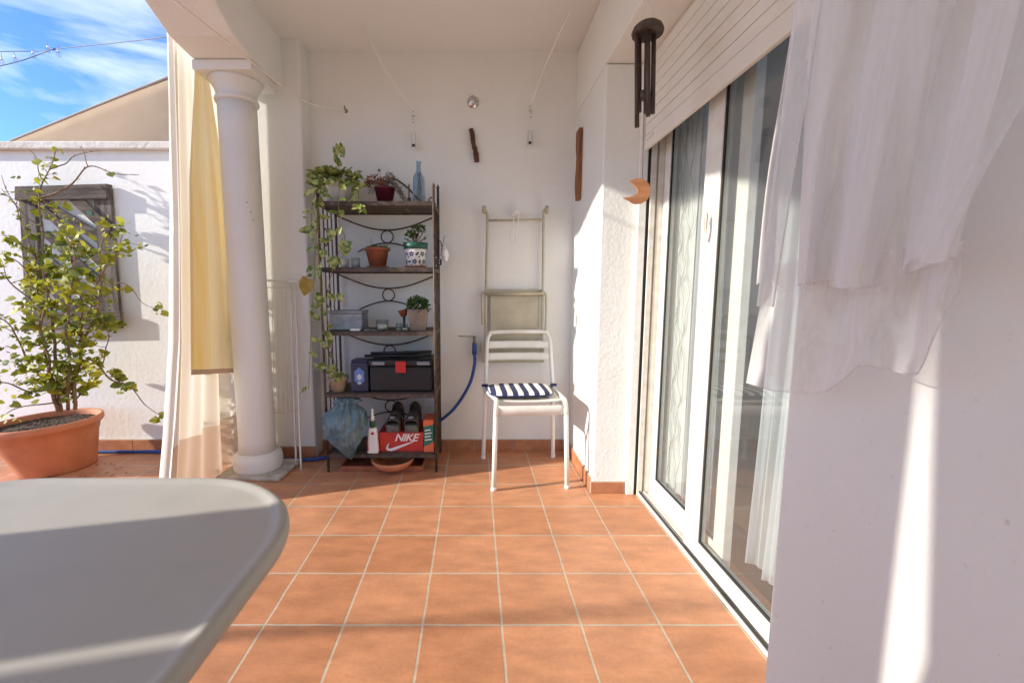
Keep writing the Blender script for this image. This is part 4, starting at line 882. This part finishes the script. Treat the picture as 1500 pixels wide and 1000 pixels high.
# shelf 5
t = thing('plastic_bag', 'tied blue-grey plastic bag hanging over the front of the bottom shelf', 'bag', (-.76, 2.5, .11))
pb = [(.001, 0), (.012, .012), (.034, .05), (.066, .10), (.094, .15), (.108, .195), (.110, .235), (.100, .265), (.080, .285), (.058, .298), (.050, .305), (.062, .318), (.074, .330), (.066, .336)]
cb = at(508, 672, 2.40); q = MB(); zs = [k / 70 * .336 for k in range(71)]
q.lathe([(max(.001, interp([(z_, r_2) for r_2, z_ in pb[:10]], z)) if z < .30 else interp([(.30, .056), (.31, .05), (.322, .066), (.336, .06)], z), z) for z in zs], (0, 0, 0), 120)
def ridge(p): return 1 - abs(noise.noise(p)) * 2
for v in q.b.verts:
    z = v.co.z; a = math.atan2(v.co.y, v.co.x); rr = math.hypot(v.co.x, v.co.y); k3 = V((math.cos(a) * 3.2, math.sin(a) * 3.2, z * 9))
    d_ = .020 * (ridge(k3) - .6) + .011 * (ridge(V((k3.x * 2.2, k3.y * 2.2, z * 22 + 4))) - .6) + .004 * ridge(V((k3.x * 6, k3.y * 6, z * 50)))
    if z > .2: d_ += .010 * math.sin(a * 13 + 3 * noise.noise(k3)) * min(1, (z - .2) * 12)
    rr = max(.0005, rr + d_ * min(1, rr * 18)); sag = -.018 * math.sin(a) * (z > .12)
    v.co = V((math.cos(a) * rr * (1.02 + .10 * math.sin(z * 11)), math.sin(a) * rr * .78, z + .012 * noise.noise(k3 * .7))) + V((-.012 * math.sin(z * 9) + (.0 if z > .15 else (.15 - z) * .18), max(0, z - .1) * .25, 0))
bmesh.ops.translate(q.b, verts=q.b.verts[:], vec=V((cb.x, 2.40, cb.z))); q.build('bag_body', 'bag_plastic', t)
q = MB()
for k in range(5): a = k * 1.25; p0 = V((cb.x + .01, 2.45, cb.z + .31)); q.leaf(p0, V((math.cos(a), math.sin(a) * .5 - .2, .5)), V((0, -1, .4)), .06, .045, .4)
q.build('knot', 'bag_plastic', t, solid=.001)
t = thing('spray_bottle', 'white spray bottle with green collar on the bottom shelf', 'bottle', (-.6, 2.46, .11))
c_ = at(547, 662, 2.45); c_.z = .1105
q = MB(); q.box(c_.x - .033, c_.x + .033, c_.y - .02, c_.y + .02, c_.z, c_.z + .155)
for v in q.b.verts:
    if v.co.z > c_.z + .1: v.co.x = lerp(v.co.x, c_.x, .25); v.co.y = lerp(v.co.y, c_.y, .2)
q.build('bottle_body', 'white_plastic', t, bevel=.010, seg=3)
MB().lathe([(.014, .152), (.016, .158), (.016, .19), (.013, .192)], c_, 16, capt=True).build('collar', 'dark_green', t)
MB().lathe([(.011, .19), (.012, .215), (.008, .22), (.0065, .25), (.0075, .252), (.006, .262)], c_, 14, capt=True).build('nozzle', 'white_plastic', t)
q = MB(); q.b.faces.new([q.b.verts.new((c_.x + .002 + .009 * math.cos(k * .52), c_.y - .0185, c_.z + .122 + .009 * math.sin(k * .52))) for k in range(12)]); q.b.faces.new([q.b.verts.new(c_ + V(p_)) for p_ in ((-.031, -.0208, .02), (-.022, -.0208, .02), (-.026, -.0208, .085), (-.031, -.0208, .085))]); q.build('red_label', 'red_plastic', t)
def text(s_, size, m, parent, loc, rot, shear=0, sx=1, name='lettering', bold=0):
    cu_ = bpy.data.curves.new(name, 'FONT'); cu_.body = s_; cu_.size = size; cu_.extrude = .0003; cu_.shear = shear; cu_.align_x = 'CENTER'; cu_.offset = bold; cu_.space_character = .92
    to = bpy.data.objects.new(name, cu_); me_ = bpy.data.meshes.new_from_object(to); bpy.data.objects.remove(to)
    me_.materials.append(M[m]); o = bpy.data.objects.new(name, me_); COL.objects.link(o)
    me_.transform(Matrix.Translation(V(loc)) @ Matrix.Rotation(rot[2], 4, 'Z') @ Matrix.Rotation(rot[1], 4, 'Y') @ Matrix.Rotation(rot[0], 4, 'X') @ Matrix.Diagonal((sx, 1, 1, 1)))
    o.parent = parent; o.matrix_parent_inverse = parent.matrix_basis.inverted(); return o
t = thing('shoe_box', 'red cardboard shoe box with white curved mark on the bottom shelf', 'shoe box', (-.45, 2.5, .11))
a, b = at(556, 662, 2.47), at(620, 660, 2.47)
MB().box(a.x, b.x, 2.47, 2.72, .1105, .225).build('box', 'red_card', t, bevel=.002)
MB().box(a.x - .003, b.x + .003, 2.467, 2.723, .188, .228).build('lid', 'red_card', t, bevel=.002)
cx_ = (a.x + b.x) / 2
text('NIKE', .062, 'white_print', t, (cx_ + .028, 2.4660, .176), (R(90), 0, 0), .35, 1.05, bold=.0012)
# curved mark
def P_(x, z): return (cx_ + x, 2.4655 , z)
sw_top = [(-.072, .152), (-.078, .138), (-.072, .131), (-.058, .132), (-.03, .142), (.02, .158), (.095, .182)]
sw_bot = [(.095, .182), (.04, .155), (.0, .138), (-.035, .122), (-.060, .115), (-.082, .119), (-.090, .132), (-.084, .148), (-.070, .166)]
q = MB(); poly = [P_(x, z) for x, z in sw_top[:-1]] + [P_(x, z) for x, z in sw_bot]; fc = q.b.faces.new([q.b.verts.new(p_) for p_ in poly]); bmesh.ops.triangulate(q.b, faces=[fc]); q.build('curved_mark', 'white_print', t)
t = thing('carton', 'slim orange and green carton beside the red shoe box', 'carton', (-.25, 2.5, .11))
a, b = at(621, 662, 2.465), at(635, 660, 2.465)
MB().box(a.x, b.x, 2.465, 2.60, .1105, .300).build('box', 'green_card', t, bevel=.002)
q = MB(); q.prism([(a.x - .001, 2.4635, .262), (b.x + .001, 2.4635, .275), (b.x + .001, 2.4635, .301), (a.x - .001, 2.4635, .301)], (0, .137, 0)); q.build('orange_panel', 'orange_card', t); q = MB(); q.prism([(a.x - .001, 2.4635, .1105), (b.x + .001, 2.4635, .1105), (b.x + .001, 2.4635, .17), (a.x - .001, 2.4635, .14)], (0, .137, 0)); q.build('orange_panel', 'orange_card', t)
q = MB()
for k in range(4): x0 = a.x + .006; z0 = .178 + k * .019; flatp(q, [(x0, z0), (b.x - .008 - .006 * (k % 2), z0 + .006), (b.x - .010 - .006 * (k % 2), z0 + .013), (x0, z0 + .007)], 2.4642)
q.build('printed_lines', 'white_print', t)
# sandals
for i, (px, lab) in enumerate(((576, 'left dark strapped sandal standing upright on the shoe box'), (603, 'right dark strapped sandal standing upright on the shoe box'))):
    c_ = at(px, 632, 2.46); c_.z = .229; t = thing('sandal', lab, 'sandal', c_, 'pair of sandals on the shoe box')
    def sol(u, v, top): # v: toe(front) to heel
        y = lerp(-.035, .20, v); wd = .040 * (.75 + .25 * math.cos((v - .25) * 4.2)) * min(1, ((.03 + v) * 9)) ** .5 * min(1, (1.03 - v) * 9) ** .5
        return c_ + V(((u * 2 - 1) * wd, y, (.050 if top else .002) * (1 if top else 1) - (.022 * max(0, .25 - v) * 4 * (0 if top else -1)) * .4))
    q = MB(); q.grid(lambda u, v: sol(u, v, 1), 10, 20); q.grid(lambda u, v: sol(u, v, 0), 10, 20)
    q.b.verts.ensure_lookup_table(); be = [e for e in q.b.edges if e.is_boundary]; bmesh.ops.bridge_loops(q.b, edges=be); q.build('sole', 'sandal_sole', t)
    for nm, y, hh, wdt in (('toe_strap', .01, .038, .05), ('middle_strap', .07, .055, .045), ('ankle_strap', .16, .085, .03)):
        q = MB(); q.grid(lambda u, v: c_ + V((.040 * math.cos(math.pi * u) * (1 - .1 * (hh > .05)), y - .0 + (v - .5) * wdt - .01 * math.sin(math.pi * u), .05 + hh * math.sin(math.pi * u) ** .7 - .012 * (u in (0, 1)) + .012 * (v - .5))), 14, 4); q.build(nm, 'sandal', t, solid=.005)
    MB().grid(lambda u, v: c_ + V((.036 * math.cos(math.pi * u) * (1 - .2 * v), .185 + .02 * math.sin(math.pi * u) - .02, .048 + .075 * v)), 10, 5).build('heel_cup', 'sandal', t, solid=.006)
    MB().box(c_.x - .015, c_.x + .012, c_.y - .02, c_.y + .006, c_.z + .088, c_.z + .098).build('buckle', 'grey_plastic', t, bevel=.003)
# under the shelf
c_ = at(577, 683, 2.5); c_.z = .012
tag(MB().lathe([(.075, .003), (.11, .03), (.122, .05), (.125, .062), (.118, .062), (.10, .03), (.07, .012), (.001, .012)], (c_.x, 2.47, .012), 40).build('plant_saucer', 'terracotta'), 'large round terracotta saucer lying under the bottom shelf', 'saucer')
a, b = at(505, 680, 2.5), at(619, 680, 2.5)
q = MB(); q.box(a.x, b.x, 2.45, 2.66, .001, .010); q.box(a.x, b.x, 2.44, 2.452, .001, .032); q.box(a.x, b.x, 2.658, 2.67, .001, .032); q.box(a.x - .01, a.x + .001, 2.44, 2.67, .001, .032); q.box(b.x - .001, b.x + .01, 2.44, 2.67, .001, .032)
tag(q.build('plant_tray', 'terracotta_dark', bevel=.003), 'rectangular terracotta tray on the floor under the round saucer', 'tray')

# ================================================================= DRYING RACK
t = thing('drying_rack', 'folded white wire drying rack leaning between column and shelf', 'drying rack', (-1.0, 2.6, 0))
def Rk(px, py, Y=2.58): return at(px, py, Y)
for dx, dy in ((0, 0), (-7, -6)):
    e = onZ(441 + dx, 689 + dy, 0.0); tp = Rk(433 + dx, 440, 2.62)
    MB().tube(smoothpath([e, e.lerp(tp, .5), tp, Rk(430 + dx, 418, 2.62), Rk(418 + dx, 412, 2.62), Rk(385, 411, 2.62)], 5), .0062, 8).build('leg_tube', 'white_metal', t)
q = MB()
for k in range(5): q.tube([Rk(398 + k * 7, 414, 2.615), Rk(402 + k * 6.5, 604, 2.60)], .0018, 5)
q.tube([Rk(390, 604, 2.6), Rk(430, 605, 2.60), Rk(438, 598, 2.60)], .0028, 5); q.tube([Rk(388, 421, 2.61), Rk(428, 421, 2.61)], .003, 5)
q.build('wire', 'white_metal', t)
for py in (412, 553): MB().tube([Rk(424, py, 2.61), Rk(436, py, 2.61)], .009, 8).build('joint', 'white_plastic', t)

# ================================================================= TRELLIS
t = thing('wooden_trellis', 'weathered grey wooden frame with slanting slats fixed on the courtyard wall', 'trellis', at(100, 370, YW))
def T(px, py, Y): return at(px, py, Y)
def plank(nm, pts, Y, m, th=.02):
    q = MB(); n_ = len(pts); q.prism([T(px, py, Y) for px, py in pts], (0, th, 0)); q.build(nm, m, t, bevel=.003)
plank('vertical_board', [(135, 270), (161, 270), (177, 480), (152, 480)], 2.765, 'weathered_wood_side')
plank('vertical_board', [(26, 275), (50, 275), (62, 470), (38, 470)], 2.765, 'weathered_wood_side')
plank('top_board', [(21, 273), (156, 269), (156, 291), (21, 293)], 2.745, 'weathered_wood')
plank('bottom_board', [(40, 458), (176, 456), (178, 481), (40, 484)], 2.745, 'weathered_wood')
for k in range(5):
    y0 = 290 + k * 36
    plank('slanting_slat', [(50 + 3 * k, y0 - 22 + 22 * (k == 0)), (62 + 3 * k, y0 - 24 + 24 * (k == 0)), (156 + 2 * k, y0 + 56), (152 + 2 * k, y0 + 74 if y0 + 74 < 478 else 478)] if k < 4 else [(52, 405), (66, 402), (120, 458), (98, 458)], 2.772, 'weathered_wood', .012)
plank('slanting_slat', [(98, 291), (122, 291), (160, 330), (160, 350)], 2.752, 'weathered_wood', .012)
q = MB()
q.prism([T(126, 308, 2.750), T(134, 310, 2.750), T(136, 316, 2.750), T(127, 314, 2.750)], (0, .002, 0)); 

bpy.data.objects  # (green paint patch)
q.build('paint_patch', 'green_rim', t)

# ================================================================= BIG POTTED SHRUB
t = thing('potted_shrub', 'big leafy shrub in an oval terracotta planter by the courtyard wall', 'shrub', (-2.49, 2.47, 0))
pc_ = V((-2.49, 2.47, .0)); rz = R(62)
prof = [(r_4 * .655, z_4 * .93) for r_4, z_4 in [(.315, .002), (.322, .010), (.358, .228), (.360, .230), (.364, .234), (.374, .282), (.394, .285), (.402, .296), (.403, .316), (.396, .327), (.378, .327), (.366, .314), (.360, .29)]]
q = MB(); q.lathe(prof, pc_, 72, 1, .84, rz)
for v in q.b.verts:
    k = max(0, 1 - v.co.z / .235); v.co.x = pc_.x + (v.co.x - pc_.x) * (1 - .17 * k) + .02 * k; v.co.y = pc_.y + (v.co.y - pc_.y) * (1 - .17 * k) + .03 * k
q.build('planter', 'terracotta', t)
q = MB(); q.lathe([(.001, .276), (.12, .274), (.238, .270)], pc_, 40, 1, .84, rz, capb=False)
for v in q.b.verts: v.co.z += .010 * noise.noise(v.co * 20)
for k in range(500):
    a = rnd(0, 6.28); rr = math.sqrt(random.random()) * .225; x, y = rr * math.cos(a), rr * math.sin(a) * .82; q.ball(pc_ + V((x * math.cos(rz) - y * math.sin(rz), x * math.sin(rz) + y * math.cos(rz), .275)), rnd(.002, .006), (1, 1, .6), 1)
q.build('soil', 'soil', t)
st = MB(); lf = MB(); random.seed(11)
def B(px, py, Y): return at(px, py, min(2.72, Y + .12 + .05 * min(1, max(0, (py - 420) / 150))))
mains = [
 ([(84, 602, 2.30), (80, 560, 2.30), (64, 500, 2.32), (58, 440, 2.36), (50, 380, 2.40), (30, 318, 2.45), (2, 278, 2.48)], .008, 1),
 ([(90, 603, 2.31), (84, 530, 2.32), (74, 450, 2.36), (64, 380, 2.42), (58, 305, 2.50), (62, 278, 2.52), (76, 250, 2.54), (82, 218, 2.56)], .009, 1),
 ([(108, 600, 2.33), (110, 552, 2.33), (121, 515, 2.34), (119, 450, 2.36), (108, 385, 2.42), (88, 325, 2.50), (62, 290, 2.52)], .011, 1),
 ([(62, 288, 2.52), (80, 284, 2.52), (108, 268, 2.52), (132, 246, 2.5), (165, 255, 2.5), (202, 257, 2.5)], .007, .55),
 ([(118, 500, 2.34), (138, 470, 2.36), (150, 420, 2.40), (146, 370, 2.44), (156, 335, 2.45), (140, 325, 2.45)], .008, 1),
 ([(112, 545, 2.33), (140, 530, 2.30), (170, 560, 2.28), (195, 572, 2.27), (222, 600, 2.27), (240, 608, 2.26)], .006, .9),
 ([(118, 490, 2.34), (150, 400, 2.33), (172, 370, 2.32), (182, 335, 2.32)], .006, .8),
 ([(150, 410, 2.40), (182, 415, 2.36), (205, 440, 2.34), (236, 452, 2.33)], .003, .35),
 ([(72, 560, 2.30), (40, 530, 2.24), (15, 480, 2.20), (-20, 450, 2.2)], .007, 1),
 ([(78, 570, 2.30), (40, 575, 2.22), (5, 560, 2.15), (-30, 560, 2.1)], .006, 1),
 ([(58, 450, 2.36), (28, 425, 2.32), (0, 400, 2.3), (-30, 395, 2.3)], .005, 1),
 ([(50, 380, 2.40), (25, 350, 2.36), (0, 345, 2.35)], .004, .5),
 ([(55, 420, 2.38), (20, 380, 2.34), (-5, 372, 2.34)], .004, .5),
 ([(84, 600, 2.29), (70, 540, 2.24), (62, 480, 2.20), (66, 430, 2.2), (60, 390, 2.2)], .008, 1),
 ([(98, 600, 2.31), (100, 540, 2.26), (98, 480, 2.22), (104, 430, 2.2), (110, 380, 2.22), (100, 350, 2.24)], .009, 1),
 ([(76, 250, 2.54), (100, 232, 2.54), (122, 225, 2.54), (150, 222, 2.54)], .004, .5),
 ([(64, 260, 2.53), (50, 232, 2.53), (42, 218, 2.53)], .003, .3),
 ([(60, 330, 2.48), (20, 300, 2.46), (0, 255, 2.46)], .004, .3),
 ([(90, 590, 2.30), (60, 590, 2.2), (20, 600, 2.1), (5, 610, 2.08)], .005, .8),
 ([(105, 590, 2.33), (130, 560, 2.42), (160, 500, 2.45), (150, 470, 2.45)], .006, .9),
 ([(130, 246, 2.5), (128, 225, 2.5), (118, 215, 2.5)], .003, .4)]
def lsize(p): return rnd(.016, .030) if random.random() < .80 else rnd(.036, .060)
def leafat(p):
    a = rnd(0, 6.283); d = V((math.cos(a), math.sin(a) * .8 - .15, rnd(-.7, .6))); l = lsize(p); lf.leaf(p, d, V((rnd(-1, .5), -.8 + rnd(-.4, .5), rnd(-.3, .9))), l, l * rnd(.7, .92), rnd(.0, .25), True)
for pts, r0, dens in mains:
    path = smoothpath([B(*p) for p in pts], 6); n_ = len(path)
    path = [p + V((noise.noise(p * 9), noise.noise(p * 9 + V((3, 1, 2))), noise.noise(p * 9 + V((7, 5, 1))))) * .018 for p in path]
    st.tube(path, [lerp(r0, max(.0013, r0 * .22), k / (n_ - 1)) for k in range(n_)], 6)
    Lp = sum((path[i + 1] - path[i]).length for i in range(n_ - 1)); nt_ = int(Lp * 30 * dens)
    for k in range(nt_):
        u = (k + random.random()) / nt_
        i = min(int(u * (n_ - 1)), n_ - 2); p = path[i]
        if p.z < .43: continue
        a = rnd(0, 6.283); ln = rnd(.05, .17) * (1 if dens > .6 else .45) * (1 if p.z < 1.3 else .55)
        d = V((math.cos(a), math.sin(a) * .8, rnd(-.35, .75))).normalized()
        e = p + d * ln; 
        if e.y > 2.755: e.y = 2.755
        mid = p.lerp(e, .5) + V((rnd(-.012, .012), rnd(-.012, .012), rnd(-.005, .015)))
        st.tube([p, mid, e], [.0022, .0016, .0009], 4)
        nl = int(ln * 62 * (dens + .2) * (1 if p.z < 1.35 else .6)) + (1 if p.z < 1.5 else 0)
        for j in range(nl):
            q_ = random.random() ** .7; b_ = (p.lerp(mid, q_ * 2) if q_ < .5 else mid.lerp(e, q_ * 2 - 1)); leafat(b_ + V((rnd(-.008, .008), rnd(-.008, .008), rnd(-.008, .008))))
for cxp, cyp, Y, n_, rr in ((180, 330, 2.32, 12, .035), (186, 355, 2.32, 16, .045), (235, 454, 2.33, 5, .02), (100, 330, 2.28, 16, .05), (110, 345, 2.27, 14, .05), (232, 610, 2.26, 8, .025), (25, 262, 2.45, 2, .02), (50, 445, 2.15, 30, .10), (135, 440, 2.2, 26, .09), (85, 400, 2.2, 26, .09), (30, 540, 2.1, 40, .13), (60, 545, 2.16, 36, .12), (110, 470, 2.2, 30, .1), (15, 590, 2.05, 20, .09), (125, 545, 2.25, 16, .07)):
    c_ = B(cxp, cyp, Y)
    for k in range(n_): leafat(c_ + V((rnd(-1, 1), rnd(-1, 1), rnd(-1, 1))) * rr)
st.build('stem', 'bark', t); lf.build('foliage', 'shrub_leaf', t)
# fallen dry leaves by the pot
random.seed(5); q = MB()
for k in range(16): p = onZ(rnd(95, 190), rnd(678, 700), .002); q.leaf(p + V((0, 0, .004)), V((rnd(-1, 1), rnd(-1, 1), .1)), V((0, 0, 1)), .022, .012, .3)
tag(q.build('fallen_leaves', 'dry_leaf'), 'few dry fallen leaves on the floor beside the planter', 'leaves', kind='stuff')

# ================================================================= SAIL, STRING LIGHTS BEYOND THE WALL
Ys = 4.2
t = thing('shade_sail', 'taut tan fabric shade rising behind the courtyard wall', 'shade sail', at(150, 180, Ys))
A0, B0, C0_, D0 = at(-60, 237, Ys), at(150, 152, Ys + .1), at(262, 107, Ys + .2), at(420, 40, Ys + .5)
edge = smoothpath([at(-150, 262, Ys), A0, B0, C0_, D0], 6)
MB().grid(lambda u, v: (lambda p: V((p.x, p.y - v * .8 + .05 * math.sin(v * 3), lerp(p.z, 1.2, v))))(edge[min(int(u * (len(edge) - 1)), len(edge) - 1)]), 24, 12).build('fabric', 'sail_fabric', t, solid=.004)
MB().tube([p + V((0, -.003, 0)) for p in edge], .011, 6).build('edge_hem', 'curtain_hem', t)
q = MB(); Yc = 3.4
cab = smoothpath([at(-80, 80, Yc), at(0, 76, Yc), at(60, 75, Yc), at(100, 70, Yc - .2), at(180, 62, Yc - .6), at(252, 51, Yc - 1.1), V((-1.42, 2.15, 2.28))], 6)
t = thing('string_lights', 'string of small clear bulbs strung across the sky', 'string lights', at(60, 75, Yc))
MB().tube(cab, .003, 5).build('cable', 'cable', t)
cab2 = smoothpath([at(-60, 108, Yc), at(0, 97, Yc), at(35, 88, Yc), at(60, 79, Yc), at(80, 71, Yc - .1)], 5); MB().tube(cab2, .0035, 5).build('cable', 'cable', t)
for px, py in ((-3, 99), (3, 93), (23, 90), (49, 84), (71, 76), (86, 82)):
    c_ = at(px, py, Yc - .05); MB().lathe([(.006, .022), (.0075, .03), (.006, .04)], c_, 8, capt=True).build('socket', 'white_plastic', t); MB().ball(c_ + V((0, 0, .008)), .017, (1, 1, 1.15)).build('bulb', 'bulb_glass', t)
    MB().tube([c_ + V((0, 0, .035)), c_ + V((rnd(-.01, .01), 0, .07))], .0018, 4).build('wire', 'cable', t)
# leaning pole added outside the view to cast a soft shadow line across the floor
a = V((-.82, 1.22, 0)); b = V((.1, 1.30, 0)); s1_ = -SUNDIR / SUNDIR.x
p0 = a + s1_ * 3.2; p1 = b + s1_ * 4.4; d = (p1 - p0)
tag(MB().tube([p0 - d * 1.6, p1 + d * 1.0], .016, 10).build('shadow_pole', 'white_metal'), 'unseen thin leaning pole added to cast a soft shadow on the floor', 'pole')

# ================================================================= sub-parts: details that belong to a part hang under that part
def kids(root, nm): return [c for c in root.children if c.name.split('.')[0] == nm]
def sub(root, child, part):
    ps = kids(root, part)
    for c in kids(root, child):
        if ps: c.parent = ps[0]; c.matrix_parent_inverse = Matrix.Identity(4)
for root in [o for o in COL.objects if o.parent is None and o.type == 'EMPTY']:
    k = root.name.split('.')[0]
    if k == 'sliding_door': sub(root, 'handle', 'stile'); sub(root, 'gasket', 'pane')
    elif k == 'toolbox': sub(root, 'latch', 'lid'); sub(root, 'centre_latch', 'lid'); sub(root, 'handle', 'lid')
    elif k == 'canister': sub(root, 'emblem_centre', 'body'); sub(root, 'emblem', 'body')
    elif k == 'potted_plant': sub(root, 'soil', 'pot'); sub(root, 'rim', 'pot'); sub(root, 'blue_flower_pattern', 'pot'); sub(root, 'green_leaf_pattern', 'pot')
    elif k == 'potted_shrub': sub(root, 'soil', 'planter')
    elif k == 'shoe_box': sub(root, 'lettering', 'box'); sub(root, 'curved_mark', 'box')
    elif k == 'carton': sub(root, 'orange_panel', 'box'); sub(root, 'printed_lines', 'box')
    elif k == 'spray_bottle': sub(root, 'red_label', 'bottle_body'); sub(root, 'nozzle', 'collar')
    elif k == 'sandal': sub(root, 'buckle', 'ankle_strap')
    elif k == 'garden_tap': sub(root, 'lever', 'spout')
    elif k == 'column': sub(root, 'stain', 'shaft')
